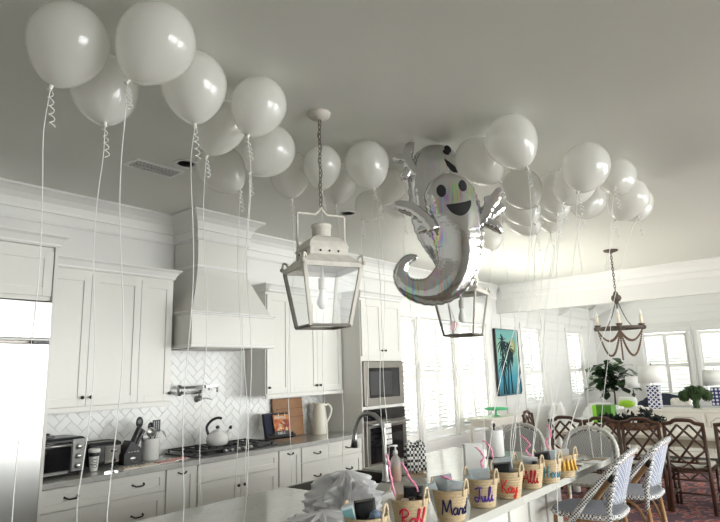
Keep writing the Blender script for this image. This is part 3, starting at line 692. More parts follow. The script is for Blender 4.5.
# bacon / meat packets
meat = mat('pink_meat_packet', (.62, .28, .26), .3, var=.5, vscale=38); meat2 = mat('cream_packet_edge', (.72, .62, .50), .4, var=.3, vscale=25)
def packet(cx, cy, w_, d_, rz, label, mt):
    t = lthing('food_packet', label, 'food packet', (cx, cy, Z+.001), rz, group='flat packets of sliced meat on the counter')
    m = MB(); nx, ny = 12, 6; vs = [((i/nx-.5)*w_, (j/ny-.5)*d_, .012+.005*sin(i*1.9)*cos(j*1.3) if 0 < i < nx and 0 < j < ny else .0) for j in range(ny+1) for i in range(nx+1)]
    m.add(vs, [(j*(nx+1)+i, j*(nx+1)+i+1, (j+1)*(nx+1)+i+1, (j+1)*(nx+1)+i) for j in range(ny) for i in range(nx)], True)
    build('sliced_meat', m, mt, t, solid=-.003)
    build('tray', MB().box(-w_/2-.006, w_/2+.006, -d_/2-.006, d_/2+.006, 0, .003), lab_white, t)
packet(2.50, 4.415, .14, .09, .05, 'flat food packet with a pale label on the counter below the toaster', meat2)
packet(2.66, 4.43, .17, .10, .1, 'pink and cream meat packet in front of the knife block', meat2)
packet(2.86, 4.48, .17, .12, .0, 'pink meat packet in front of the white crock', meat)
packet(3.02, 4.52, .14, .10, .12, 'rightmost pink meat packet, next to the cooktop', meat)
# cooktop
t = thing('gas_cooktop', 'black gas cooktop with cast-iron grates under the range hood', 'cooktop', (3.6, 4.66, Z))
build('glass_top', MB().box(3.12, 4.06, 4.40, 4.90, Z, Z+.014), black, t, bevel=.004)
for cx_, cy_, r_ in ((3.30, 4.78, .045), (3.30, 4.54, .035), (3.59, 4.66, .06), (3.88, 4.78, .045), (3.88, 4.54, .035)):
    bn = build('burner', MB().lathe([(r_+.015, 0), (r_+.012, .008), (r_, .010), (r_, .022), (r_-.008, .026), (1e-7, .026)], 20, (cx_, cy_, Z+.014)), iron, t)
for gx0, gx1 in ((3.14, 3.44), (3.445, 3.735), (3.74, 4.04)):
    m = MB(); zt = Z+.052; w_ = .013
    for yy in (4.45, 4.66, 4.87): m.box(gx0, gx1, yy-w_/2, yy+w_/2, zt-w_, zt)
    for xx in (gx0+w_/2, (gx0+gx1)/2, gx1-w_/2): m.box(xx-w_/2, xx+w_/2, 4.45, 4.87, zt-w_, zt)
    for xx in (gx0+.03, gx1-.03):
        for yy in (4.555, 4.765): m.box(xx-.045, xx+.045, yy-w_/2, yy+w_/2, zt-w_, zt)
    for xx in (gx0+w_/2, gx1-w_/2):
        for yy in (4.45, 4.66, 4.87): m.box(xx-w_/2, xx+w_/2, yy-w_/2, yy+w_/2, Z+.014, zt)
    build('grate', m, iron, t, bevel=.002)
for k in range(5): build('knob', MB().lathe([(.022, 0), (.019, .020), (.016, .026), (1e-7, .027)], 16, (3.44+k*.075, 4.425, Z+.014)), steel, t)
# kettle
kx, ky = 3.53, 4.66; kz = Z+.0525
t = thing('tea_kettle', 'round white tea kettle with black handle standing on the cooktop', 'kettle', (kx, ky, kz))
build('body', MB().lathe([(.075, 0), (.092, .008), (.105, .04), (.103, .075), (.085, .105), (.055, .125), (.048, .13)], 36, (kx, ky, kz)), whitec, t)
build('lid', MB().lathe([(.048, .128), (.045, .137), (.02, .145), (.010, .15)], 24, (kx, ky, kz)), whitec, t)
build('lid_knob', MB().lathe([(.008, .148), (.018, .158), (.020, .17), (.010, .18), (1e-7, .181)], 16, (kx, ky, kz)), black, t)
sd = Vector((.80, -.6, 0)).normalized()
sp = [Vector((kx, ky, kz+.09))+sd*.07, Vector((kx, ky, kz+.115))+sd*.10, Vector((kx, ky, kz+.145))+sd*.115]; build('spout', MB().tube(smooth_pts(sp, 4), [.024-.0014*i for i in range(9)], 12), whitec, t)
build('whistle', MB().tube([sp[-1], sp[-1]+Vector((0, 0, .028))+sd*.012], [.017, .011], 10), black, t)
hp = [Vector((kx, ky, kz+.10))-sd*.085, Vector((kx, ky, kz+.17))-sd*.10, Vector((kx, ky, kz+.225))-sd*.06, Vector((kx, ky, kz+.25))-sd*.005, Vector((kx, ky, kz+.245))+sd*.04]
build('handle', MB().tube(smooth_pts(hp, 6), [.013]*24+[.010], 10), black, t)
# pot filler
t = thing('pot_filler', 'folding steel pot filler faucet mounted on the tile above the cooktop', 'faucet', (3.480, W-.02, 1.37))
m = MB().lathe([(.034, 0), (.034, .008), (.026, .014), (.014, .02), (.014, .05)], 20, (3.500, W-.0195, 1.395), R=RX); build('wall_flange', m, nickel, t)
m = MB(); m.tube([(3.500, 4.91, 1.395), (3.500, 4.91, 1.485)], .016, 12); m.ball((3.500, 4.91, 1.395), .021, 10); build('valve_body', m, nickel, t)
m = MB().tube([(3.500, 4.90, 1.395), (3.545, 4.86, 1.40)], .008, 8); m.tube([(3.545, 4.86, 1.40), (3.600, 4.85, 1.385)], .006, 8); build('lever', m, nickel, t)
m = MB().tube([(3.500, 4.90, 1.455), (3.250, 4.88, 1.46)], .012, 12); build('arm', m, nickel, t)
m = MB().lathe([(.020, 0), (.020, .10)], 14, (3.245, 4.88, 1.435)); build('joint', m, nickel, t)
m = MB().tube([(3.245, 4.88, 1.51), (3.520, 4.84, 1.51), (3.640, 4.82, 1.51)], .012, 12); m.tube([(3.640, 4.82, 1.515), (3.640, 4.82, 1.455)], .011, 10); m.box(3.50, 3.645, 4.81, 4.845, 1.503, 1.526); build('arm', m, nickel, t)
m = MB().tube([(3.550, 4.83, 1.51), (3.550, 4.83, 1.475)], .009, 8); build('shutoff_handle', m, nickel, t)
# outlets
for xx, lb in ((4.33, 'white wall outlet on the backsplash left of the cookbook'), (5.0, 'white wall outlet on the backsplash behind the pitcher')):
    t = thing('wall_outlet', lb, 'outlet', (xx, W-.02, 1.14)); build('cover_plate', MB().box(xx-.036, xx+.036, W-.026, W-.0195, 1.08, 1.20), whitep, t, bevel=.002)
    for dz in (.022, -.028): build('socket', MB().box(xx-.017, xx+.017, W-.028, W-.026, 1.137+dz-.014, 1.137+dz+.014), lab_white, t, bevel=.001)
# cutting board leaning on the tile
t = thing('cutting_board', 'large brown wooden cutting board leaning against the backsplash', 'cutting board', (4.75, 4.9, Z))
an = .10; R = Matrix.Rotation(-an, 3, 'X'); m = MB().obox(Vector((4.70, W-.065, Z+.215)), .46, .022, .42, R); build('board', m, boardw, t, bevel=.006)
m = MB().obox(Vector((4.70, W-.0765, Z+.215)), .46, .0015, .012, R); m.obox(Vector((4.72, W-.068, Z+.31)), .40, .0235, .010, R); m.obox(Vector((4.72, W-.065, Z+.12)), .40, .0235, .010, R); build('glue_joint', m, mat('darker_joint', (.20, .09, .04), .6), t)
# cookbook and stand
t = thing('cookbook_stand', 'black wire cookbook stand on the counter beside the cooktop', 'book stand', (4.35, 4.72, Z))
R = Rz(-.25) @ Matrix.Rotation(-.28, 3, 'X')
c0 = Vector((4.36, 4.73, Z+.15))
m = MB(); 
for q in (-1, 1): m.bar(c0+R@Vector((q*.15, .016, -.13)), c0+R@Vector((q*.15, .016, .135)), .010)
m.bar(c0+R@Vector((-.15, .016, .135)), c0+R@Vector((.15, .016, .135)), .012, .02); m.bar(c0+R@Vector((-.15, .016, 0)), c0+R@Vector((.15, .016, 0)), .008)
build('back_frame', m, blackm, t)
m = MB().obox(c0+R@Vector((0, -.03, -.125)), .33, .10, .008, R); m.obox(c0+R@Vector((0, -.075, -.115)), .33, .008, .025, R); build('ledge', m, blackm, t)
m = MB().bar(c0+R@Vector((0, .02, .12)), (4.42, 4.90, Z+.004), .010); m.bar((4.30, 4.84, Z+.004), (4.50, 4.88, Z+.004), .008); build('support_leg', m, blackm, t)
for q in (-1, 1): m = MB().ball(c0+R@Vector((q*.13, -.078, -.095)), .014, 10); build('page_weight', m, blackm, t)
bk1 = single('cookbook', MB().obox(c0+R@Vector((-.10, -.002, .01)), .10, .026, .26, R), navy, 'dark hardcover book standing behind the cookbook on the stand', 'book', bevel=.002)
t = thing('cookbook', 'cookbook with orange and red food photo cover propped on the black stand', 'book', tuple(c0+R@Vector((.03, -.02, -.12))))
cover = mat('food_photo_cover', (.45, .2, .1), .35); n_, l_, b_ = nodes(cover); tc = n_.new('ShaderNodeTexCoord'); vo = n_.new('ShaderNodeTexVoronoi'); vo.inputs['Scale'].default_value = 34; l_.new(tc.outputs['Object'], vo.inputs['Vector'])
sx_ = n_.new('ShaderNodeSeparateColor'); l_.new(vo.outputs['Color'], sx_.inputs[0]); rp = ramp(n_, [(0, (.10, .03, .02)), (.35, (.48, .07, .03)), (.6, (.62, .26, .06)), (.85, (.75, .6, .35)), (1, (.10, .08, .07))]); l_.new(sx_.outputs[0], rp.inputs[0]); l_.new(rp.outputs[0], b_.inputs['Base Color'])
build('cover', MB().obox(c0+R@Vector((.035, -.034, -.005)), .185, .012, .235, R), cover, t, bevel=.001)
build('pages', MB().obox(c0+R@Vector((.037, -.022, -.005)), .178, .014, .228, R), lab_white, t)
build('cover_band', MB().obox(c0+R@Vector((.035, -.0405, .085)), .185, .001, .055, R), mat('orange_band', (.55, .22, .06), .4), t)
build('cover_band', MB().obox(c0+R@Vector((.035, -.0405, -.085)), .185, .001, .055, R), mat('dark_band', (.05, .04, .04), .4), t)
build('cover_lettering', script('salead', lambda u, v: c0+R@Vector((-.045+u, -.042, .070+v)), .055, .0022, 1.0), lab_white, t)
build('cover_lettering', script('uhu' if 0 else 'uiu', lambda u, v: c0+R@Vector((-.02+u, -.042, -.10+v)), .075, .0028, 1.0), lab_white, t)
# pitcher
px_, py_ = 5.08, 4.78
t = thing('pitcher', 'tall cream ceramic pitcher with a looped handle on the counter', 'pitcher', (px_, py_, Z))
build('body', MB().lathe([(.092, 0), (.094, .004), (.090, .10), (.078, .22), (.066, .31), (.064, .335), (.069, .35), (.064, .35), (.059, .333), (.07, .2), (.084, .02), (1e-7, .015)], 32, (px_, py_, Z)), cream, t)
hd = Vector((.88, -.42, 0)).normalized(); q = Vector((px_, py_, Z))
build('handle', MB().tube(smooth_pts([q+hd*.055+Vector((0, 0, .315)), q+hd*.105+Vector((0, 0, .33)), q+hd*.145+Vector((0, 0, .285)), q+hd*.135+Vector((0, 0, .21)), q+hd*.082+Vector((0, 0, .12))], 6), .010, 10, flat=1.4), cream, t)
build('spout', MB().add([q-hd*.055+Vector((-.02, -.03, .345)), q-hd*.055+Vector((.02, .03, .345)), q-hd*.092+Vector((0, 0, .362)), q-hd*.062+Vector((0, 0, .29))], [(0, 2, 3), (1, 3, 2), (0, 1, 2)]), cream, t)
# ------------------------------------------------------------------ island
ZI = .914
t = thing('kitchen_island', 'white panelled kitchen island base under the long quartz top', 'island', (2.8, 2.2, 0))
m = MB(); m.box(1.1, 2.60, 1.72, 2.72, .10, .872); m.box(3.42, 4.42, 1.72, 2.72, .10, .872); m.box(2.60, 3.42, 1.72, 2.30, .10, .872); m.box(2.60, 3.42, 2.30, 2.72, .10, .64); build('body', m, cab, t)
m = MB()
for k in range(11):
    a = 1.12+k*.30; m.box(a, a+.24, 1.705, 1.72, .16, .84)
m.box(4.42, 4.435, 1.76, 2.68, .16, .84); build('panelling', m, cab, t, bevel=.003)
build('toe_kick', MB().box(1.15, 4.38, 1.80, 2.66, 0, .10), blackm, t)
m = MB(); m.box(1.0, 4.70, 1.42, 2.34, .872, ZI); m.box(1.0, 2.62, 2.34, 2.79, .872, ZI); m.box(3.40, 4.70, 2.34, 2.79, .872, ZI)
single('island_countertop', m, qz, 'long pale quartz island top holding the row of straw baskets', 'countertop')
m = MB(); m.box(2.63, 3.39, 2.35, 2.365, .66, .905); m.box(2.63, 3.39, 2.80, 2.82, .66, .905); m.box(2.63, 2.645, 2.365, 2.80, .66, .905); m.box(3.375, 3.39, 2.365, 2.80, .66, .905); m.box(2.63, 3.39, 2.35, 2.82, .645, .66)
t = thing('farmhouse_sink', 'stainless farmhouse sink set into the far side of the island', 'sink', (3.0, 2.6, .645)); build('basin', m, steel_d, t, bevel=.003)
build('drain', MB().lathe([(.04, 0), (.04, .003), (.025, .001), (1e-7, .001)], 16, (3.0, 2.6, .66)), steel, t)
# faucet
b = atz(386, 482, ZI); b.z = ZI
t = thing('sink_faucet', 'tall dark nickel gooseneck pull-down faucet at the island sink', 'faucet', tuple(b))
m = MB().lathe([(.028, 0), (.028, .012), (.022, .02), (.019, .10), (.016, .11)], 20, tuple(b)); build('base', m, nickel, t)
dd = Vector((-.12, 1, 0)).normalized(); q = [b+Vector((0, 0, .10)), b+Vector((0, 0, .28)), b+Vector((0, 0, .345))+dd*.01, b+Vector((0, 0, .405))+dd*.06, b+Vector((0, 0, .42))+dd*.125, b+Vector((0, 0, .40))+dd*.18, b+Vector((0, 0, .345))+dd*.215, b+Vector((0, 0, .31))+dd*.225]
build('spout', MB().tube(smooth_pts(q, 6), .0145, 14), nickel, t)
build('spray_head', MB().tube([q[-1]+Vector((0, 0, .01)), q[-1]+dd*.004-Vector((0, 0, .05)), q[-1]+dd*.008-Vector((0, 0, .11))], [.016, .019, .024], 14), nickel, t)
build('lever', MB().tube([b+Vector((0, 0, .07)), b+Vector((.05, -.01, .085)), b+Vector((.10, -.02, .12))], .007, 8), nickel, t)
# soap bottle
b = atz(396.5, 481, ZI)
t = thing('soap_bottle', 'clear pump bottle of orange soap beside the island faucet', 'soap bottle', (b.x, b.y, ZI))
build('liquid', MB().lathe([(.030, .004), (.031, .01), (.031, .085), (1e-7, .085)], 20, (b.x, b.y, ZI)), soapor, t)
build('bottle', MB().lathe([(.033, 0), (.034, .006), (.034, .12), (.028, .14), (.014, .155), (.013, .17)], 20, (b.x, b.y, ZI)), soapgl, t)
m = MB().lathe([(.015, .165), (.015, .185), (.006, .19), (.005, .215), (1e-7, .216)], 14, (b.x, b.y, ZI)); m.tube([(b.x+.012, b.y-.01, ZI+.215), (b.x-.02, b.y+.02, ZI+.218), (b.x-.035, b.y+.033, ZI+.208)], .006, 8); build('pump', m, whitep, t)
# gridded cloth on a holder
b = atz(416, 476, ZI); R = Rz(-.75)
t = thing('cloth_holder', 'tan wooden holder standing behind the Robl basket', 'holder', (b.x, b.y, ZI))
build('base', MB().obox(b+Vector((0, 0, .006)), .13, .07, .012, R), tape, t); build('upright', MB().obox(b+Vector((0, 0, .10)), .10, .018, .19, R), tape, t)
m = MB(); vs = []; prof = [(-.030, .03), (-.034, .10), (-.030, .18), (-.016, .215), (.0, .222), (.018, .212), (.034, .18), (.040, .09), (.042, .035)]; n = 9
for y, z in prof:
    for k in range(n): u = (k/(n-1)-.5)*.135; vs.append(b+R@Vector((u, y+.007*sin(k*2.1+z*20), z+.012*sin(k*1.3))))
m.add(vs, [(i*n+k, i*n+k+1, (i+1)*n+k+1, (i+1)*n+k) for i in range(len(prof)-1) for k in range(n-1)], True)
single('grid_cloth', m, bwtowel, 'black and white gridded cloth draped over the wooden holder on the island', 'cloth', solid=.004)
# paper towels
b = atz(496, 458, ZI)
t = thing('paper_towel_holder', 'white paper towel roll on an upright holder near the island end', 'paper towels', (b.x, b.y, ZI))
build('base', MB().lathe([(.08, 0), (.08, .01), (.07, .014)], 24, (b.x, b.y, ZI)), black, t)
build('paper_roll', MB().lathe([(.021, .015), (.066, .015), (.068, .02), (.068, .205), (.066, .21), (.021, .21)], 28, (b.x, b.y, ZI)), linen, t)
build('rod', MB().lathe([(.007, .01), (.007, .235), (.014, .24), (.012, .26), (1e-7, .263)], 12, (b.x, b.y, ZI)), black, t)
# white gift box behind the Juli basket, with clear lid
b = atz(474, 468, ZI); R = Rz(-.75)
t = thing('gift_box', 'plain white upright box behind the Juli basket', 'box', (b.x, b.y, ZI)); build('carton', MB().obox(b+Vector((0, 0, .0775)), .13, .05, .155, R), lab_white, t, bevel=.002)
build('lid', MB().obox(b+Vector((0, 0, .160)), .134, .054, .012, R), whitep, t, bevel=.002)
from mathutils import noise as mnoise
# plastic bag mound near the sink
def crumple(name, label, cat, c, rx, ry, h, mt, seed=1, amp=.14, group=None, n=96, k=34, tent=False):
    rnd = random.Random(seed); ph = [(rnd.uniform(0, 6.3), rnd.uniform(0, 6.3), rnd.choice([3, 4, 5, 7, 9, 11]), rnd.choice([1, 2, 3, 5])) for _ in range(9)]
    m = MB(); prof = []
    vs = []
    for i in range(k+1):
        v_ = i/k*PI/2
        for j in range(n):
            a = 2*PI*j/n; d = 1+sum(amp*.42*sin(f*a+p+g*v_*1.7)*(1/(1+.12*f)) for p, q_, f, g in ph)*(.35+.65*cos(v_))
            e = 1+sum(amp*.25*sin(f*a*.5+q_+g*v_*3) for p, q_, f, g in ph)*.5
            fo = (amp*.9*(abs(sin(a*2.5+ph[0][0]+1.1*sin(v_*4)))-.6)+amp*.55*(abs(sin(a*5.5+ph[1][0]+1.6*sin(v_*3+1)))-.6)+amp*.3*(abs(sin(a*3+v_*6+ph[2][0]))-.6))*(.25+.75*cos(v_)); d += fo; e += .25*fo
            if tent:
                t_ = i/k; fd = .55-2.4*abs(mnoise.noise(Vector((cos(a)*1.7+seed, sin(a)*1.7, t_*1.9))))-1.2*abs(mnoise.noise(Vector((cos(a)*4+seed, sin(a)*4, t_*4))))
                rr_ = math.sqrt(max(0, 1-t_**2.4))*(1+.8*fd); hh = h*t_*(1+.20*fd*(1-t_)+.10*sin(a*2+ph[3][0])*(1-t_)+.05*sin(a*5)*sin(t_*PI))
                vs.append((c[0]+rx*rr_*cos(a)+rx*.15*t_, c[1]+ry*rr_*sin(a), c[2]+max(0, hh))); continue
            vs.append((c[0]+rx*cos(v_)**.6*d*cos(a) if i < k else c[0], c[1]+ry*cos(v_)**.6*d*sin(a) if i < k else c[1], c[2]+max(0, h*sin(v_)*(e if i < k else 1))))
    m.add(vs, [(i*n+j, i*n+(j+1) % n, (i+1)*n+(j+1) % n, (i+1)*n+j) for i in range(k) for j in range(n)], True)
    return single(name, m, mt, label, cat, group, org=Vector(c))
b = atz(343, 516, ZI); crumple('plastic_bag', 'crumpled thin white plastic bag heaped on the island beside the sink', 'bag', (b.x, b.y, ZI+.001), .14, .17, .21, tulle, 5, .2, tent=True)
b = atz(318, 535, ZI); crumple('plastic_bag', 'flat spread white plastic film at the bottom of the frame left of the heaped bag', 'bag', (b.x, b.y, ZI+.001), .18, .15, .09, tulle, 9, .2, tent=True)
# ------------------------------------------------------------------ straw baskets with yarn names
GB = 'straw name baskets along the island'
def brad(z): return .060+.023*min(1, z/.135)
BK = {}
def basket(key, px, py, word, yarn, label, sc=1.0, st=-.55):
    b = atz(px, py, ZI+.136); b.z = ZI
    t = thing('straw_basket', label, 'basket', tuple(b), group=GB)
    prof = [(1e-7, .004), (.055, .0)]
    for i in range(34):
        z = .002+i*.004; prof.append((brad(z)+.0030*abs(sin(i*PI/3.4)), z))
    prof += [(.0845, .138), (.082, .141), (.078, .138)] + [(brad(z)-.006, z) for z in (.12, .09, .06, .03, .01)] + [(1e-7, .009)]
    build('body', MB().lathe(prof, 40, tuple(b)), straw, t)
    a0 = math.atan2(-b.y, -b.x)
    for s_ in (1.15, 1.15+PI):
        a = a0+s_; cpt = Vector((cos(a), sin(a), 0)); tn = Vector((-sin(a), cos(a), 0)); P = []
        for i in range(13):
            th = PI*i/12; P.append(b+cpt*(.080+.004*sin(th))+tn*.030*cos(th)+Vector((0, 0, .115+.070*sin(th))))
        build('handle', MB().tube(P, .0052, 8), straw2, t)
    if word:
        def place(u, v):
            z = .036+v; a = a0+st+u/.079; r = brad(z)+.0035; return b+Vector((r*cos(a), r*sin(a), z))
        build('yarn_lettering', script(word, place, .068, .0036), yarn, t)
    BK[key] = (t, b, a0); return t
basket('one', 366, 516, '', None, 'frontmost straw basket, plain, cut by the bottom edge of the photo')
basket('robl', 409, 498, 'Robl', mat('crimson_yarn', (.62, .03, .08), .9), 'straw basket with Robl stitched in crimson yarn')
basket('mard', 449.5, 489, 'Mard', mat('navy_yarn', (.012, .015, .08), .9), 'straw basket with Mard stitched in navy yarn')
basket('juli', 481, 478, 'Juli', mat('purple_yarn', (.07, .03, .33), .9), 'straw basket with Juli stitched in purple yarn')
basket('kay', 507, 471, 'Kay', mat('red_yarn', (.75, .05, .04), .9), 'straw basket with Kay stitched in bright red yarn')
basket('all', 528.5, 463, 'Alli', mat('dark_red_yarn', (.50, .02, .03), .9), 'straw basket with Alli stitched in dark red yarn')
basket('heas', 547, 458.5, 'Heas', mat('teal_yarn', (.07, .27, .36), .9), 'straw basket with Heas stitched in teal yarn', st=-.38)
t, b, a0 = BK['heas']
# last basket: pompoms
basket('last', 562.5, 454, '', None, 'straw basket with mustard yellow tassels at the far end of the row')
t, b, a0 = BK['last']
for k in range(7):
    a = a0-.9+k*.30; m = MB(); 
    for j in range(9):
        r0 = Vector((brad(.12)*cos(a), brad(.12)*sin(a), .118)); q = b+r0; off = Vector((cos(a+.5*j), sin(a+.5*j), 0))*.010
        m.tube([q, q+off*.7-Vector((0, 0, .035)), q+off+Vector((cos(a)*.006, sin(a)*.006, -.072))], [.004, .005, .003], 5)
    build('yarn_tassel', m, yellow, t)
# things inside the baskets
boxblue = mat('pale_blue_carton', (.62, .72, .77), .45); boxteal = mat('teal_carton_top', (.20, .42, .46), .45); boxpic = mat('printed_pale_carton', (.60, .66, .70), .45, var=.35, vscale=40)
blackfab = mat('black_pouch_fabric', (.012, .013, .016), .6)
rose = mat('rose_jar', (.52, .25, .24), .3); beige = mat('beige_pad', (.70, .60, .52), .6)
def inb(key, dx, dy, dz): # dx image-right, dy away from the camera
    t, b, a0 = BK[key]; f = Vector((-cos(a0), -sin(a0), 0)); r = Vector((-sin(a0), cos(a0), 0)); r = Vector((f.y, -f.x, 0)); return b+r*dx+f*dy+Vector((0, 0, dz)), math.atan2(r.y, r.x)
def carton(key, dx, dy, dz, w_, d_, h_, tilt, label, mt, mt2=None, name='gift_carton', cat='box', lean=0):
    p, a = inb(key, dx, dy, dz); R = Rz(a) @ Matrix.Rotation(tilt, 3, 'Y') @ Matrix.Rotation(lean, 3, 'X')
    t = thing(name, label, cat, tuple(p)); build('carton', MB().obox(p+R@Vector((0, 0, h_/2)), w_, d_, h_, R), mt, t, bevel=.0015)
    if mt2: build('printed_panel', MB().obox(p+R@Vector((0, -d_/2-.0008, h_*.72)), w_*.86, .001, h_*.40, R), mt2, t)
    return t
def pouch(key, dx, dy, dz, w_, h_, tilt, label):
    p, a = inb(key, dx, dy, dz); R = Rz(a) @ Matrix.Rotation(tilt, 3, 'Y') @ Matrix.Rotation(-.15, 3, 'X'); t = thing('black_pouch', label, 'pouch', tuple(p))
    m = MB(); nx, nz = 8, 8; 
    for s_ in (-1, 1):
        m.add([p+R@Vector(((i/nx-.5)*w_, s_*.012*sin(PI*i/nx)**.5*sin(PI*min(1, (j+.4)/nz))**.5, j/nz*h_)) for j in range(nz+1) for i in range(nx+1)], [(j*(nx+1)+i, j*(nx+1)+i+1, (j+1)*(nx+1)+i+1, (j+1)*(nx+1)+i) for j in range(nz) for i in range(nx)], True)
    build('fabric', m, blackfab, t); build('zip', MB().obox(p+R@Vector((0, 0, h_-.004)), w_*.9, .006, .008, R), steel_d, t)
def jar(key, dx, dy, dz, r, h_, mt, label, name='small_jar'):
    p, a = inb(key, dx, dy, dz); t = thing(name, label, 'jar', tuple(p)); build('glass', MB().lathe([(r, 0), (r, h_*.7), (r*.8, h_*.78)], 16, tuple(p)), mt, t); build('lid', MB().lathe([(r*.85, h_*.76), (r*.85, h_), (1e-7, h_+.001)], 16, tuple(p)), bronze, t)
def straw_pink(key, dx, dy, pts, label, r=.0042):
    p, a = inb(key, dx, dy, .05); f = Rz(a); t = thing('curled_straw', label, 'straw', tuple(p))
    P = smooth_pts([p+f@Vector(q) for q in pts], 7); build('stem', MB().tube(P, r, 7), pink, t)
    tw = [c+Vector((cos(i*1.1), sin(i*1.1), 0))*.007 for i, c in enumerate(P[len(P)//3:])]; build('twist', MB().tube(tw, .0026, 5), pink, t)
carton('one', -.042, .005, .03, .045, .04, .15, -.22, 'teal and white carton leaning left in the frontmost basket', boxblue, boxteal)
pouch('one', .012, .03, .04, .085, .15, -.12, 'black pouch standing in the frontmost basket')
jar('one', .02, -.035, .03, .018, .105, whitec, 'small white jar in the frontmost basket')
p, a = inb('one', .038, .0, .09); m = MB().ball(p+Vector((0, 0, .035)), .028, 12, sz=1.2); single('fabric_toy', m, mat('blue_grey_knit', (.22, .30, .42), .8), 'blue grey rounded toy between the pouch and handle of the frontmost basket', 'toy')
carton('robl', -.05, -.01, .03, .05, .035, .14, -.35, 'white folded carton at the left of the Robl basket', lab_white)
p, a = inb('robl', -.015, -.02, .06); single('beauty_pad', MB().lathe([(.026, 0), (.026, .05), (.020, .075), (1e-7, .08)], 16, tuple(p)), beige, 'beige rounded pad standing in the Robl basket', 'pad')
pouch('robl', .02, .03, .04, .09, .14, .02, 'black pouch at the back of the Robl basket')
jar('robl', .012, -.03, .06, .016, .085, rose, 'rose coloured jar at the front of the Robl basket'); jar('robl', .045, .0, .06, .016, .10, mat('amber_jar', (.10, .05, .03), .2), 'dark amber jar beside the handle of the Robl basket')
carton('mard', -.050, -.012, .04, .045, .03, .13, -.30, 'pale blue carton leaning left in the Mard basket', boxblue)
carton('mard', -.015, .035, .05, .10, .02, .145, -.16, 'wide silver blue printed carton at the back of the Mard basket', boxpic)
carton('mard', .018, -.008, .05, .080, .022, .125, .10, 'pale carton with a printed picture in the middle of the Mard basket', boxblue, boxpic)
carton('juli', -.048, -.01, .04, .045, .03, .11, -.20, 'small pale carton leaning left in the Juli basket', boxblue)
carton('juli', -.002, .02, .05, .105, .022, .13, -.06, 'wide pale carton with a printed picture in the Juli basket', boxblue, boxpic)
pouch('kay', -.012, .0, .05, .095, .13, -.10, 'black pouch standing in the Kay basket')
carton('kay', -.01, .04, .05, .10, .022, .15, -.08, 'silver blue carton behind the pouch in the Kay basket', boxpic)
carton('all', .0, .015, .05, .085, .03, .12, .1, 'white carton in the Alli basket', lab_white, boxpic)
jar('all', .035, -.025, .06, .018, .09, rose, 'rose jar at the front of the Alli basket')
pouch('heas', -.015, .0, .05, .09, .125, -.12, 'black pouch standing in the Heas basket')
carton('heas', .02, .035, .05, .075, .03, .13, .0, 'pale carton at the back of the Heas basket', boxblue)
carton('last', .0, .015, .05, .08, .03, .115, .0, 'white carton inside the tasselled basket', lab_white)
straw_pink('robl', -.045, .02, [(0, 0, 0), (-.02, 0, .10), (-.035, 0, .19), (-.045, 0, .27)], 'straight pink curled straw at the left of the Robl basket')
straw_pink('robl', .03, .04, [(0, 0, 0), (.01, 0, .11), (-.02, 0, .16), (-.055, 0, .23)], 'pink curled straw leaning left at the right of the Robl basket')
straw_pink('mard', .03, .02, [(0, 0, 0), (.005, 0, .08), (-.015, 0, .12), (-.06, 0, .14)], 'pink curled straw lying low over the Mard basket rim', .005)
straw_pink('juli', .03, .03, [(0, 0, .02), (.0, 0, .10), (-.025, 0, .15), (-.01, 0, .19), (-.045, 0, .235)], 'wavy pink curled straw at the back of the Juli basket')
straw_pink('kay', -.03, .045, [(0, 0, .02), (.01, 0, .10), (-.035, 0, .135), (-.05, 0, .20), (-.085, 0, .24)], 'wavy pink curled straw in the Kay basket, leaning towards the paper towels')
straw_pink('all', .01, .03, [(0, 0, .02), (.03, 0, .10), (-.02, 0, .15), (.005, 0, .19), (-.045, 0, .24)], 'wavy pink curled straw standing in the Alli basket')
straw_pink('heas', .01, .03, [(0, 0, .02), (.01, 0, .12), (-.01, 0, .18), (.025, 0, .22), (.01, 0, .28)], 'wavy pink curled straw standing in the Heas basket')
# wooden clips on the island end
for px, py, r, lb in ((577, 456.5, .3, 'tan wooden clip on the island end nearest the tasselled basket'), (582.5, 461.5, .1, 'darker wooden clip in the middle of the island end'), (573, 466, -.2, 'tan wooden clip close to the front edge of the island end'), (598, 459.5, -.5, 'tan wooden clip at the far right corner of the island end')):
    b = atz(px, py, ZI); R = Rz(r-.75); t = thing('wooden_clip', lb, 'clip', (b.x, b.y, ZI), group='wooden clips on the island end')
    build('jaw', MB().obox(b+Vector((0, 0, .004)), .115, .016, .007, R), tape, t, bevel=.002); build('jaw', MB().obox(b+R@Vector((0, .016, 0))+Vector((0, 0, .004)), .10, .014, .007, R), tape, t, bevel=.002)
    build('spring', MB().tube([b+R@Vector((.01, -.01, .010)), b+R@Vector((.01, .026, .010))], .006, 8), steel, t)
b = atz(592, 462, ZI); m = MB().obox(b+Vector((0, 0, .002)), .16, .10, .003, Rz(-.4)); single('paper_sheet', m, lab_white, 'sheet of white paper lying on the island end', 'paper')
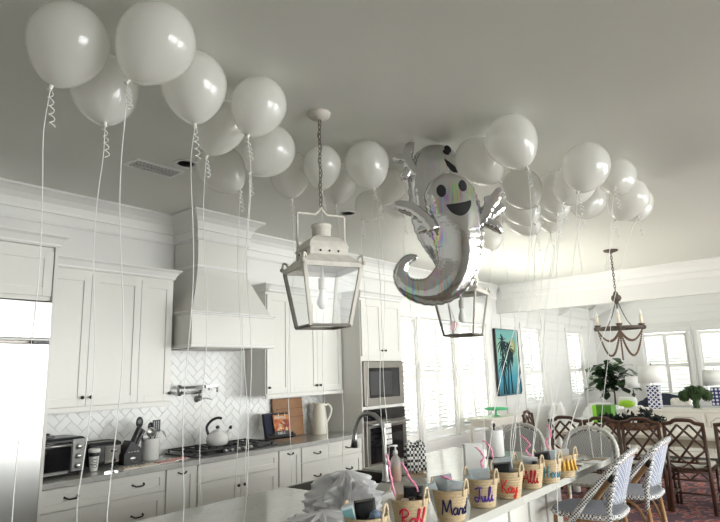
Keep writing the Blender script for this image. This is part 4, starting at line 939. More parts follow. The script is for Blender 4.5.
# ------------------------------------------------------------------ counter stools
def stool(label, loc, rz, style):
    t = lthing('counter_stool', label, 'stool', loc, rz, group='rattan counter stools around the island')
    wb, we = (wv_back, wv_edge) if style == 'blue' else (wv_grey, wv_greye)
    sh = .635
    m = MB(); out = [(.225*(abs(cos(a))**.6)*(1 if cos(a) > 0 else -1), .215*(abs(sin(a))**.6)*(1 if sin(a) > 0 else -1)) for a in [2*PI*i/36 for i in range(36)]]
    m.prism(out, sh, sh+.03, 'z'); build('seat', m, wb, t, bevel=.008)
    build('seat_edge', MB().tube([(x*1.015, y*1.015, sh+.012) for x, y in out+out[:1]], .017, 8, cap=False), we, t)
    if style == 'blue': H_ = [(-.235, .10, .55), (-.248, .04, .64), (-.252, -.06, .77), (-.25, -.17, .90), (-.215, -.25, .985), (-.12, -.295, 1.03), (0, -.31, 1.04)]
    else: H_ = [(-.215, -.14, .60), (-.232, -.18, .80), (-.215, -.215, .93), (-.14, -.245, 1.02), (0, -.26, 1.055)]
    P = smooth_pts(H_+[(-x, y, z) for x, y, z in H_[-2::-1]], 7)
    if style == 'blue': build('back_hoop', MB().tube([Vector((p.x*.97, p.y+.012, p.z-.012)) for p in P], .020, 10), rattan, t)
    build('hoop_wrap', MB().tube(P, .019, 10), we, t)
    # curved woven back panel
    m = MB(); nx, nz = 16, 10; vs = []
    for j in range(nz+1):
        for i in range(nx+1):
            u = (i/nx-.5)*2; w_ = .205; top = .93+.10*math.sqrt(max(0, 1-u*u*.9)) if style == 'blue' else .86+.17*math.sqrt(max(0, 1-u*u*.93))
            z = .715+(top-.715)*j/nz; y = -.20-.095*(j/nz)-.02+(.07*u*u)
            if style != 'blue': y = -.165-.075*(j/nz)+(.03*u*u)
            vs.append((u*w_, y, z))
    m.add(vs, [(j*(nx+1)+i, j*(nx+1)+i+1, (j+1)*(nx+1)+i+1, (j+1)*(nx+1)+i) for j in range(nz) for i in range(nx)], True); build('backrest', m, wb, t, solid=.012)
    for q in (-1, 1):
        if style == 'blue':
            build('back_post', MB().tube([(q*.205, -.16, .55), (q*.208, -.175, .72), (q*.215, -.235, .93)], .017, 10), we, t)
            build('joint_wrap', MB().tube([(q*.21, -.20, .87), (q*.213, -.225, .915)], .022, 10), blackm, t)
        else: build('back_post', MB().tube([(q*.20, -.15, .58), (q*.19, -.19, .80), (q*.17, -.22, .96)], .011, 8), we, t)
        build('leg', MB().tube([(q*.20, .17, sh), (q*.235, .21, .0)], .017, 10), rattan if style == 'blue' else we, t)
        build('leg', MB().tube([(q*.20, -.16, sh), (q*.235, -.225, .0)], .017, 10), rattan if style == 'blue' else we, t)
        build('brace', MB().tube(smooth_pts([(q*.21, .16, .40), (q*.20, .10, .57), (q*.20, 0, .62), (q*.20, -.10, .57), (q*.21, -.17, .40)], 5), .010, 8), rattan, t)
    m = MB(); zf = .22; m.tube([(-.222, .195, zf), (.222, .195, zf)], .012, 8); m.tube([(-.222, -.20, zf+.08), (.222, -.20, zf+.08)], .012, 8)
    for q in (-1, 1): m.tube([(q*.222, .195, zf+.04), (q*.222, -.205, zf+.04)], .012, 8)
    build('footrest', m, rattan, t); return t
stool('woven blue and white rattan stool nearest the camera, at the near side of the island', (4.17, 1.43, 0), .06, 'blue')
stool('woven blue and white rattan stool beyond the nearest one, beside the cane dining chair', (4.90, 1.37, 0), .02, 'blue')
stool('grey woven round-backed stool at the end of the island, in front of the dining chairs', (5.19, 1.80, 0), PI/2, 'grey')
stool('grey woven round-backed stool beyond the paper towels', (5.24, 2.47, 0), PI/2, 'grey')
# ------------------------------------------------------------------ balloons
GBL = 'pearl white helium balloons floating under the ceiling'
def balloon(px, py, w_, kx, ky, label, zend=None, target=None, curl=True):
    zc = 3.02
    P, r = BPOS[(px, py)]; P = Vector(P); d = ray(kx, ky)
    L = r*1.36
    # knot lies on the pixel ray at the balloon's tail distance
    O = Vector((0, 0, 1.6)); dn = d.normalized(); tca = (P-O).dot(dn); close = O+dn*tca; off = (P-close).length
    th = math.sqrt(max(0, L*L-off*off)); cands = [close+dn*s*th for s in (-1, 1)]
    K = max(cands, key=lambda q: (P.z-q.z)-.3*abs((q-P).dot(dn)))
    ax = (P-K).normalized()
    if ax.z < .55: ax.z = .55; ax.normalize()
    R = Vector((0, 0, 1)).rotation_difference(ax).to_matrix()
    t = thing('balloon', label, 'balloon', tuple(P), group=GBL)
    prof = [(.006, -1.32*r)]
    for i in range(1, 26):
        a = i/26*PI; z = -cos(a); rr = sin(a)
        if z < 0: zz = z*1.30*r; rr = rr*(1-.20*(-z)**1.7)
        else: zz = z*1.03*r
        prof.append((max(rr*r, .006), zz))
    prof.append((1e-7, 1.03*r)); build('body', MB().lathe(prof, 36, tuple(P), R=R), latex_m, t)
    m = MB(); kb = P-ax*1.32*r; m.tube([kb+ax*.01, kb-ax*.004, kb-ax*.012, kb-ax*.02], [.006, .009, .006, .011], 10); build('knot', m, latex_knot, t)
    e = kb-ax*.012; rnd = random.Random(int(px*7+py)); pts = [e]
    ze = zend if zend is not None else .96
    side = Vector((CA.x, CB.x, 0)); fw = Vector((CA.z, CB.z, 0)).normalized()
    c0 = e-Vector((0, 0, .02)); n = 30; cr = .011; s0 = rnd.uniform(0, 6)
    cz = .10+.06*rnd.random()
    if curl: cl = [c0+Vector((cr*cos(s0+i*.9)+side.x*.02*i/n, cr*sin(s0+i*.9)+side.y*.02*i/n, -cz*i/n)) for i in range(n)]; build('ribbon_curl', MB().tube(cl, .0022, 5), ribbon, t)
    tgt = Vector(target) if target else Vector((e.x+rnd.uniform(-.03, .03), e.y+rnd.uniform(-.03, .03), ze))
    N = 12
    for i in range(1, N+1):
        f = i/N; q = e.lerp(tgt, f); 
        if i < N: q += side*.016*sin(f*9+s0)+fw*.01*sin(f*7+s0*2)
        pts.append(q)
    build('ribbon', MB().tube(smooth_pts(pts, 5), .0021, 5), ribbon, t)
BL = [
 (69,42,80,51,87,'largest balloon in the upper left corner, tail pointing left and down',None,None),
 (157,42,75,128,81,'large balloon second from the upper left corner, knot at its lower left',None,None),
 (105,88,67,105,124,'balloon tucked behind and below the two uppermost left balloons',None,None),
 (194,84,64,195,125,'balloon on the left with its knot pointing straight down over the hood',None,None),
 (221,125,50,205,160,'balloon half hidden to the left of the one with a spiral-curled ribbon',None,None),
 (259,105,55,248,136,'balloon with a long spiral-curled ribbon, up and left of the lantern canopy',None,None),
 (221,168,49,240,191,'low balloon left of the lantern chain, just above the range hood',None,None),
 (270,150,50,250,173,'balloon beneath the spiral-ribboned one, left of the lantern chain',None,None),
 (290,172,42,292,200,'low narrow balloon hanging directly left above the first lantern',None,None),
 (322,165,38,322,193,'balloon directly behind the chain of the first lantern',None,None),
 (339,183,36,336,205,'small looking balloon just right of the chain of the first lantern, low',None,None),
 (367,163,44,374,189,'upright balloon between the lantern chain and the foil ghosts',None,None),
 (370,205,30,363,221,'lowest balloon beside the round ceiling light right of the lantern',None,None),
 (390,185,32,380,206,'balloon partly behind the raised hand of the rear foil ghost',None,None),
 (397,202,30,404,216,'balloon mostly hidden behind the left arm of the front foil ghost',None,None),
 (511,140,51,527,168,'large upright balloon right of the foil ghosts, nearest the camera there',None,None),
 (478,160,46,500,182,'balloon between the foil ghost heads and the large right-hand balloon',None,None),
 (521,188,38,537,206,'balloon right beside the right hand of the front foil ghost','juli',None),
 (520,205,36,535,224,'second of the three stacked balloons right of the ghost hand','kay',None),
 (523,218,36,537,234,'lowest of the three stacked balloons right of the ghost hand','kay',None),
 (586,166,45,578,192,'highest balloon of the right-hand cluster',None,(4.55,1.50,.925)),
 (575,183,39,563,203,'balloon partly behind the highest one of the right-hand cluster','heas',None),
 (554,190,36,557,214,'balloon at the left side of the right-hand cluster','all',None),
 (553,203,34,557,222,'balloon under the left side of the right-hand cluster','all',None),
 (550,215,30,551,233,'lowest and smallest looking balloon of the right-hand cluster','kay',None),
 (617,177,37,615,188,'balloon in the right-hand cluster with its knot facing the camera',None,(4.62,1.46,.925)),
 (588,200,36,582,214,'balloon low in the middle of the right-hand cluster','heas',None),
 (629,198,40,615,221,'rightmost balloon, its knot at lower left','last',None),
 (634,203,38,638,216,'balloon almost hidden behind the rightmost one','last',None),
 (490,238,24,492,250,'balloon peeping out under the right hand of the front foil ghost','juli',None)]
BPOS = {}
for b_ in BL:
    zc = 3.02
    for _ in range(4):
        P = atz(b_[0], b_[1], zc); dep = (P-Vector((0, 0, 1.6))).dot(Vector((CA.z, CB.z, CU.z))); r = max(.128, min(.160, b_[2]*dep/2/573.587)); zc = H-.006-r*1.04
    BPOS[(b_[0], b_[1])] = [P, r]
OC = Vector((0, 0, 1.6))
for _ in range(60):
    ks = sorted(BPOS, key=lambda k: (BPOS[k][0]-OC).length); moved = False
    for i in range(len(ks)):
        for j in range(i+1, len(ks)):
            A_, B_ = BPOS[ks[i]], BPOS[ks[j]]
            if (A_[0]-B_[0]).length < (A_[1]+B_[1])*1.03: A_[0] = OC+(A_[0]-OC)*.985; A_[1] *= .992; moved = True
    if not moved: break
for px, py, w_, kx, ky, lb, key, tg in BL:
    if key: p_, _ = inb(key, .02, .02, .15); tg = tuple(p_)
    b0 = atz(px, py, 3.02); over = 1.0 < b0.x < 4.7 and 1.42 < b0.y < 2.79
    balloon(px, py, w_, kx, ky, 'pearl white ' + lb, zend=.935 if over else .55, target=tg)
# ------------------------------------------------------------------ foil ghosts
CY = -0.8861
def ghost(dep, spine, k, parts, name_label, fm, seam_side=1):
    O = Vector((0, 0, 1.6)); fwd = Vector((CA.z, CB.z, 0)).normalized(); right = Vector((fwd.y, -fwd.x, 0))
    p0 = O+fwd*dep
    def loc(px, py):       # picture point -> local (x, z) on the upright plane at that distance
        d = ray(px, py); s = (p0-O).dot(fwd)/d.dot(fwd); q = O+d*s; return (q-p0).dot(right), q.z
    sc = dep/573.587*1.03
    SP = [(*loc(x, y), r*sc) for x, y, r in spine]
    pts = smooth_pts([(a, b, 0) for a, b, r in SP], 8); rr = smooth_pts([(r, 0, 0) for a, b, r in SP], 8); R_ = [max(.004, q.x) for q in rr]
    rz = math.atan2(right.y, right.x)
    t = lthing('ghost_balloon', name_label, 'foil balloon', (p0.x, p0.y, 0), rz, group='silver foil ghost balloons')
    org = Vector((pts[0].x, 0, pts[0].y))
    t.location = Vector((p0.x, p0.y, 0))+right*org.x+Vector((0, 0, org.z))
    P3 = [Vector((q.x, 0, q.y))-org for q in pts]
    # rounded cap at the head end and the tail tip
    def capped():
        A = []; t0 = (P3[1]-P3[0]).normalized(); r0 = R_[0]
        for i in range(9): a = PI/2*(1-i/9.0); A.append((P3[0]-t0*r0*sin(a), max(.002, r0*cos(a))))
        A += list(zip(P3, R_)); t1 = (P3[-1]-P3[-2]).normalized(); r1 = R_[-1]
        for i in range(1, 5): a = PI/2*i/4; A.append((P3[-1]+t1*r1*sin(a), max(.001, r1*cos(a))))
        return A
    A = capped(); n = 40; vs = []; FL = .52
    def ringpt(i, k):
        c, r = A[i]; tt = (A[min(i+1, len(A)-1)][0]-A[max(i-1, 0)][0]).normalized(); nn = Vector((tt.z, 0, -tt.x)); a = 2*PI*k/n
        edge = abs(cos(a))**6; w = 1+.028*sin(i*1.9)*edge; dpt = 1+.10*sin(i*2.3)*edge*1.5
        return c+nn*cos(a)*r*w+Vector((0, 1, 0))*sin(a)*r*FL*dpt
    for i in range(len(A)):
        for k_ in range(n): vs.append(ringpt(i, k_))
    m = MB().add(vs, [(i*n+k_, i*n+(k_+1) % n, (i+1)*n+(k_+1) % n, (i+1)*n+k_) for i in range(len(A)-1) for k_ in range(n)]+[tuple(range(n)), tuple((len(A)-1)*n+k_ for k_ in range(n))], True)
    build('body', m, fm, t, world=False)
    m = MB(); vs = []   # crimped seam all round
    for side in (1, -1):
        base = len(vs)
        for i in range(len(A)):
            c, r = A[i]; tt = (A[min(i+1, len(A)-1)][0]-A[max(i-1, 0)][0]).normalized(); nn = Vector((tt.z, 0, -tt.x)); w = 1+.028*sin(i*1.9)
            vs.append(c+nn*side*(r*w*.99)); vs.append(c+nn*side*(r*w+.008)+Vector((0, .003*sin(i*2.1), 0)))
        m.add(vs[base:], [(2*i, 2*i+1, 2*i+3, 2*i+2) for i in range(len(A)-1)], True)
    build('seam', m, fm, t, world=False, solid=.0015)
    def depth(x, z):
        best = 0
        for c, r in A:
            d2 = (x-c.x)**2+(z-c.z)**2
            if d2 < r*r: best = max(best, math.sqrt(r*r-d2)*FL)
        return best
    def patch(name, inside):
        (x0, x1, z0, z1), f = inside; N = 22; m = MB(); ids = {}
        vs = []; fs = []
        # polar fan over the outline
        outline, ctr = f; K = 6; n2 = len(outline)
        for q in range(K+1):
            for (ox, oz) in outline:
                x = ctr[0]+(ox-ctr[0])*q/K; z = ctr[1]+(oz-ctr[1])*q/K; vs.append((x, -depth(x, z)-.0035, z))
        fs = [(q*n2+i, q*n2+(i+1) % n2, (q+1)*n2+(i+1) % n2, (q+1)*n2+i) for q in range(K) for i in range(n2)]
        m.add(vs, fs, True); build(name, m, black, t, world=False)
    def L(px, py): a, b = loc(px, py); return a-org.x, b-org.z
    for kind, dat in parts:
        if kind == 'eye':
            x, y, rx, ry, rot = dat; c = L(x, y); o = [(c[0]+sc*(rx*cos(a)*cos(rot)-ry*sin(a)*sin(rot)), c[1]+sc*(rx*cos(a)*sin(rot)+ry*sin(a)*cos(rot))) for a in [2*PI*i/24 for i in range(24)]]
            patch('eye', ((0, 0, 0, 0), (o, c)))
        elif kind == 'mouth':
            o = [L(x, y) for x, y in dat]; o = [(q.x, q.y) for q in smooth_pts([(a, b, 0) for a, b in o], 4)]; c = (sum(q[0] for q in o)/len(o), sum(q[1] for q in o)/len(o)); patch('mouth', ((0, 0, 0, 0), (o, c)))
        elif kind == 'arm':
            segs, nm, yo = dat; m = MB()
            for sg in segs:
                q = [Vector((*L(x, y), 0)) for x, y, r in sg]; q = smooth_pts([(v_.x, yo, v_.y) for v_ in q], 5); rs = [max(.003, v_.x*sc) for v_ in smooth_pts([(r, 0, 0) for x, y, r in sg], 5)]
                rs = [r_*(1+.08*sin(i*2.4)) for i, r_ in enumerate(rs)]
                n3 = 14; vs = []
                for i, (c, r) in enumerate(zip(q, rs)):
                    tt = (q[min(i+1, len(q)-1)]-q[max(i-1, 0)]).normalized(); nn = Vector((tt.z, 0, -tt.x))
                    for k_ in range(n3): a = 2*PI*k_/n3; vs.append(c+nn*cos(a)*r*(1+.10*sin(i*3.1+k_))+Vector((0, 1, 0))*sin(a)*r*.6)
                m.add(vs, [(i*n3+k_, i*n3+(k_+1) % n3, (i+1)*n3+(k_+1) % n3, (i+1)*n3+k_) for i in range(len(q)-1) for k_ in range(n3)]+[tuple(range(n3)), tuple((len(q)-1)*n3+k_ for k_ in range(n3))], True)
            build(nm, m, foil_b, t, world=False)
        elif kind == 'tag':
            q = [L(x, y) for x, y in dat]; m = MB().tube(smooth_pts([(a, .0, b) for a, b in q], 5), .011, 8, flat=.25); vt = build('filling_valve', m, foil_b, t, world=False)
            a, b = q[-1]; m = MB().obox(Vector((a, -.006, b+.03)), .035, .003, .055, Matrix.Rotation(.4, 3, 'Y')); build('printed_label', m, mat('pink_white_label', (.82, .55, .60), .5), t, world=False)
    return t
ghost(3.84, [(437,168,25), (431,185,22.5), (430,205,20), (433,225,19), (438,243,15), (442,258,9)], .5,
      [('eye', (446,153.5,3.6,4.6,.3)), ('eye', (456.5,162.5,1.8,4.0,.35)), ('mouth', [(442.5,163), (449,167), (455.5,171.5), (457,175), (451,175), (445.5,170)]),
       ('arm', ([[(421,178,6), (413,172,6), (407,160,5.5), (409,150,5), (412,143,2.5)], [(415,172,5), (406,162,4.5), (397,160,5), (393,162,2)], [(419,178,5), (410,172,5), (404,178,5), (403,182,2)]], 'arm', -.03))],
      'silver foil ghost balloon at the back with a sideways grin, touching the ceiling', foil_b)
ghost(3.55, [(450,198,25.5), (454,213,27), (457,230,25.5), (459,248,22.5), (458,264,20), (452,277,18.5), (441,287,16), (428,291.5,12.8), (414,289.5,10), (404,283,7.6), (400.5,273,6), (404,263.5,4.6), (410,258.5,3.5), (415.5,257.5,2.2)], .5,
      [('eye', (439.6,194.5,4.6,6.4,.1)), ('eye', (461,189,4.0,6.0,.1)), ('mouth', [(444,208.5), (450,208), (456.5,207), (463,205.5), (468.6,203.8), (468.5,210), (464,217), (457.5,219.3), (450,216.5), (446,212)]),
       ('arm', ([[(432,233,7), (424,222,7), (412,213,7), (401,209,6.5), (393.5,207.5,3.5)], [(430,232,5), (426,230,5), (419,233,3.5), (417,236,1.5)]], 'arm', -.06)),
       ('arm', ([[(477,226,6), (485,217,7), (489,206,6.5), (487,197,4)], [(483,216,5), (492,205,6), (497,194,4.5), (499,189,2)], [(484,220,6), (493,214,6), (500,208,5), (502,204,2)], [(482,222,6), (490,224,6), (497,229,5), (501,234,2)]], 'arm', -.02)),
       ('tag', [(447,300), (450,308), (453,316), (455,324), (454,331)])],
      'holographic silver foil ghost balloon in front, smiling, with a curled tail', foil_f)
# ------------------------------------------------------------------ lantern pendants
def lantern(x, y, rz, label, zb):
    t = lthing('lantern_pendant', label, 'pendant lamp', (x, y, 0), rz, group='chippy white lantern pendants over the island')
    s1, s0 = .172, .118; z0, z1 = zb, zb+.335
    cn = [(-1, -1), (1, -1), (1, 1), (-1, 1)]
    m = MB(); d0 = s0+.004
    for i in range(4):
        a, b = cn[i], cn[(i+1) % 4]; m.bar((a[0]*s0, a[1]*s0, z0), (b[0]*s0, b[1]*s0, z0), .016)
    build('bottom_frame', m, lan_dark, t)
    m = MB()
    for i in range(4):
        a, b = cn[i], cn[(i+1) % 4]; m.bar((a[0]*s1, a[1]*s1, z1), (b[0]*s1, b[1]*s1, z1), .02, .026)
    build('top_frame', m, lan_paint, t)
    for a in cn: build('corner_bar', MB().bar((a[0]*s0, a[1]*s0, z0), (a[0]*s1, a[1]*s1, z1), .014, .020), lan_paint if a[0]*a[1] > 0 or a[1] < 0 else lan_dark, t)
    for i in range(4):
        a, b = cn[i], cn[(i+1) % 4]; e = .985; m = MB().add([(a[0]*s0*e, a[1]*s0*e, z0+.008), (b[0]*s0*e, b[1]*s0*e, z0+.008), (b[0]*s1*e, b[1]*s1*e, z1-.008), (a[0]*s1*e, a[1]*s1*e, z1-.008)], [(0, 1, 2, 3)]); build('glass_pane', m, lglass, t)
    # roof: flared eaves, pierced band, curved hip, chimney
    m = MB(); prof = [(s1+.006, z1+.012), (s1-.012, z1+.030), (s1-.045, z1+.062), (s1-.052, z1+.066), (s1-.055, z1+.105), (s1-.048, z1+.110), (s1-.060, z1+.145), (s1-.085, z1+.172), (.055, z1+.190), (.045, z1+.192)]
    vs = [(a[0]*r, a[1]*r, z) for r, z in prof for a in cn]; m.add(vs, [(i*4+k, i*4+(k+1) % 4, (i+1)*4+(k+1) % 4, (i+1)*4+k) for i in range(len(prof)-1) for k in range(4)]+[(36, 37, 38, 39)]); build('roof', m, lan_paint, t, bevel=.003)
    for i in range(4):
        a, b = Vector((*cn[i], 0)), Vector((*cn[(i+1) % 4], 0)); nn = (a+b).normalized()
        for k in (-1, 0, 1):
            q = (a+b)/2*(s1-.054)+(b-a)/2*(k*.055)+Vector((0, 0, z1+.088)); mm = MB().tube([q-nn*.004, q+nn*.004], .0065, 8); build('vent_hole', mm, blackm, t)
    for a in cn:
        q = Vector((a[0]*s1, a[1]*s1, z1)); o = Vector((a[0], a[1], 0)).normalized()
        P = smooth_pts([q+Vector((0, 0, .0)), q+o*.012+Vector((0, 0, .03)), q+o*.006+Vector((0, 0, .055)), q-o*.012+Vector((0, 0, .050)), q-o*.02+Vector((0, 0, .035))], 4); mm = MB().tube(P, .007, 8); mm.ball(q+o*.016+Vector((0, 0, .016)), .014, 10); build('corner_scroll', mm, lan_dark if a == (-1, -1) and False else lan_paint, t)
    build('chimney', MB().lathe([(.056, z1+.170), (.056, z1+.248), (.060, z1+.250), (.061, z1+.262), (.058, z1+.268), (.050, z1+.270), (1e-7, z1+.272)], 28), lan_paint, t)
    hw = .150; zt = z1+.345
    m = MB(); P = [(-hw, 0, z1+.03), (-hw, 0, zt-.02), (-hw+.006, 0, zt-.014), (-.035, 0, zt-.014), (-.010, 0, zt+.012), (0, 0, zt+.03), (.010, 0, zt+.012), (.035, 0, zt-.014), (hw-.006, 0, zt-.014), (hw, 0, zt-.02), (hw, 0, z1+.03)]
    m.tube(P, .0072, 8); build('bail_handle', m, lan_paint, t)
    # chain
    zc = zt+.03; k = 0
    m = MB()
    while zc < H-.05:
        R = Rz(PI/2*(k % 2)+.3); ring = [Vector(R@Vector((.009*cos(a), 0, .020*sin(a))))+Vector((0, 0, zc+.018)) for a in [2*PI*i/10 for i in range(11)]]; m.tube(ring, .0028, 5, cap=False); zc += .031; k += 1
    cord = [(.012*sin(i*.9), .012*cos(i*.9), zt+.03+(H-.04-zt-.03)*i/24) for i in range(25)]; m.tube(smooth_pts(cord, 3), .0022, 5); build('chain', m, rust, t)
    build('canopy', MB().lathe([(.010, H-.045), (.020, H-.04), (.055, H-.032), (.068, H-.018), (.070, H)], 28), lan_paint, t)
    s_ = build('bulb_socket', MB().lathe([(.020, z1-.12), (.022, z1-.115), (.022, z1-.055), (.010, z1-.05), (.006, z1+.02)], 16), lan_paint, t)
    build('light_bulb', MB().lathe([(1e-7, z1-.235), (.018, z1-.228), (.031, z1-.205), (.030, z1-.18), (.018, z1-.145), (.015, z1-.115)], 18), bulbm, t)
    return t
CXL = Vector((2.43, 2.25)); lantern(2.43, 2.25, math.radians(-24.8), 'chippy white lantern pendant hanging on a rusty chain in the centre left', 1.865)
lantern(4.06, 2.25, math.radians(11), 'chippy white lantern pendant partly hidden behind the foil ghosts', 1.865)
# ------------------------------------------------------------------ chandelier
cx, cy = 8.35, 2.22; zr = 2.09; Rr = .275
t = lthing('chandelier', 'round dark chandelier with candle sleeves and swagged bead strands over the dining table', 'chandelier', (cx, cy, 0))
m = MB().tube([(Rr*cos(2*PI*i/48), Rr*sin(2*PI*i/48), zr) for i in range(49)], .022, 10, cap=False, flat=.9); build('ring', m, chand_m, t)
m = MB().lathe([(1e-7, 2.42), (.02, 2.425), (.03, 2.45), (.055, 2.47), (.07, 2.50), (.06, 2.53), (.035, 2.55), (.028, 2.58), (.012, 2.60), (1e-7, 2.61)], 20); build('hub', m, chand_m, t)
build('stem', MB().tube([(0, 0, 2.12), (0, 0, 2.43)], .010, 8), chand_m, t)
m = MB(); 
for a in (0, PI/2): m.bar((-Rr*cos(a), -Rr*sin(a), zr), (Rr*cos(a), Rr*sin(a), zr), .018)
m.ball((0, 0, zr), .04, 12); build('cross_bar', m, chand_m, t)
A0 = math.atan2(-cy, -cx)
ang = [A0+k*PI/3+.52 for k in range(6)]
ang = [A0+k*PI/2 for k in range(4)]
for a in ang:
    q = Vector((Rr*cos(a), Rr*sin(a), zr)); cdl = build('candle_cup', MB().lathe([(1e-7, -.02), (.02, -.015), (.03, .0), (.034, .03), (.045, .045), (.045, .05), (1e-7, .05)], 14, tuple(q)), chand_m, t)
    build('candle_sleeve', MB().lathe([(.020, .045), (.020, .165), (.010, .17)], 12, tuple(q)), candle, t)
    build('candle_bulb', MB().lathe([(.010, .17), (.017, .19), (.012, .22), (.003, .245), (1e-7, .246)], 12, tuple(q)), bulbm, t)
    build('finial', MB().ball((q.x*1.1, q.y*1.1, zr), .030, 8), chand_m, t)
    P = [Vector((0, 0, 2.50)).lerp(Vector((q.x*.95, q.y*.95, zr+.02)), f)-Vector((0, 0, .16*sin(PI*f))) for f in [i/10 for i in range(11)]]; build('wire_strand', MB().tube(P, .006, 6), chand_m, t)
def beads(p, q, sag, n, r, nm):
    m = MB()
    for i in range(n+1):
        f = i/n; c = p.lerp(q, f)-Vector((0, 0, sag*(1-(2*f-1)**2))); m.ball(c, r, 6)
    build(nm, m, bead, t)
for i, a in enumerate(ang):
    b2 = ang[(i+1) % 4]; p = Vector((Rr*cos(a), Rr*sin(a), zr-.03)); q = Vector((Rr*cos(b2), Rr*sin(b2), zr-.03))
    beads(p, q, .34, 40, .013, 'bead_strand'); beads(p, q, .14, 28, .012, 'bead_strand')
beads(Vector((0, 0, zr-.04)), Vector((0, 0, zr-.42)), 0, 18, .013, 'bead_strand')
m = MB(); zc = 2.61; k = 0
while zc < H-.05: R = Rz(PI/2*(k % 2)); m.tube([Vector(R@Vector((.013*cos(a), 0, .026*sin(a))))+Vector((0, 0, zc+.02)) for a in [2*PI*i/8 for i in range(9)]], .005, 5, cap=False); zc += .040; k += 1
build('chain', m, chand_m, t); build('canopy', MB().lathe([(.015, H-.05), (.03, H-.04), (.09, H-.02), (.10, H)], 24), chand_m, t)
# ------------------------------------------------------------------ ceiling vent and downlights
b = (atz(138, 163, H)+atz(171, 172, H))/2; ax = (atz(171, 172, H)-atz(138, 163, H)); L_ = .36
t = thing('ceiling_vent', 'slatted metal air vent in the ceiling above the upper cabinets', 'vent', (b.x, b.y, H-.01)); R = Rz(0)
m = MB(); w2 = .18; h2 = .075
m.box(b.x-w2, b.x+w2, b.y-h2-.02, b.y-h2, H-.012, H); m.box(b.x-w2, b.x+w2, b.y+h2, b.y+h2+.02, H-.012, H); m.box(b.x-w2-.02, b.x-w2, b.y-h2-.02, b.y+h2+.02, H-.012, H); m.box(b.x+w2, b.x+w2+.02, b.y-h2-.02, b.y+h2+.02, H-.012, H); build('frame', m, whitep, t)
m = MB()
for k in range(12): m.add([(b.x-w2+.012+k*.030, b.y-h2, H-.004), (b.x-w2+.026+k*.030, b.y-h2, H-.012), (b.x-w2+.026+k*.030, b.y+h2, H-.012), (b.x-w2+.012+k*.030, b.y+h2, H-.004)], [(0, 1, 2, 3)])
for yy in (-.025, .025): m.box(b.x-w2, b.x+w2, b.y+yy-.003, b.y+yy+.003, H-.013, H-.006)
build('slats', m, steel, t, solid=.001); build('duct', MB().box(b.x-w2, b.x+w2, b.y-h2, b.y+h2, H-.003, H-.001), blackm, t)
for px, py, lb in ((186, 163.5, 'round recessed ceiling light beside the air vent'), (348, 213, 'round recessed ceiling light right of the first lantern'), ):
    b = atz(px, py, H); t = thing('recessed_light', lb, 'ceiling light', (b.x, b.y, H-.01), group='recessed ceiling lights')
    build('trim_ring', MB().lathe([(.062, -.004), (.085, -.010), (.088, .001)], 28, (b.x, b.y, H)), whitep, t); build('lens', MB().lathe([(.062, -.004), (1e-7, -.003)], 24, (b.x, b.y, H)), mat('grey_lens', (.20, .20, .19), .4), t)
# ------------------------------------------------------------------ painting
t = thing('painting', 'teal canvas painting of dark palm trees on the window wall', 'painting', (10.610, W-.05, 1.1))
art = mat('teal_gradient_canvas', (.2, .5, .5), .7); n_, l_, b_ = nodes(art); tc = n_.new('ShaderNodeTexCoord'); sx_ = n_.new('ShaderNodeSeparateXYZ'); l_.new(tc.outputs['Generated'], sx_.inputs[0]); ns = n_.new('ShaderNodeTexNoise'); ns.inputs['Scale'].default_value = 6; l_.new(tc.outputs['Generated'], ns.inputs['Vector'])
ma = n_.new('ShaderNodeMath'); ma.operation = 'MULTIPLY_ADD'; ma.inputs[1].default_value = .22; l_.new(ns.outputs['Fac'], ma.inputs[0]); l_.new(sx_.outputs[2], ma.inputs[2])
rp = ramp(n_, [(.10, (.02, .10, .14)), (.35, (.05, .30, .42)), (.6, (.16, .42, .40)), (.85, (.30, .50, .36)), (1.0, (.16, .40, .38))]); l_.new(ma.outputs[0], rp.inputs[0]); l_.new(rp.outputs[0], b_.inputs['Base Color'])
build('canvas', MB().box(10.110, 11.090, W-.045, W-.02, 1.10, 2.34), art, t)
build('frame', MB().box(10.095, 10.110, W-.065, W-.02, 1.09, 2.35).box(11.090, 11.105, W-.065, W-.02, 1.09, 2.35).box(10.110, 11.090, W-.065, W-.02, 2.34, 2.35).box(10.110, 11.090, W-.065, W-.02, 1.09, 1.10), black, t)
build('sun_disc', MB().lathe([(.15, 0), (1e-7, .001)], 20, (10.840, W-.046, 2.02), R=RX), mat('pale_yellow_paint', (.50, .55, .28), .8), t)
rnd = random.Random(3); palm = mat('dark_palm_paint', (.02, .04, .05), .8)
for x, z1, lean in ((10.330, 2.12, .05), (10.510, 1.92, .12), (10.690, 1.98, -.03), (10.430, 1.75, -.06)):
    m = MB(); P = [(x+lean*f, W-.047, 1.12+(z1-1.12)*f) for f in (0, .3, .6, 1)]; m.tube(P, [.022, .019, .017, .014], 6, flat=.2)
    for k in range(11):
        a = 2*PI*k/11+rnd.random()*.3; l = .20+.07*rnd.random(); P = [(x+lean+l*f*cos(a), W-.048, z1+l*f*sin(a)-.12*f*f) for f in (0, .35, .7, 1)]; m.tube(P, [.016, .030, .022, .003], 5, flat=.15)
    build('palm_tree', m, palm, t)
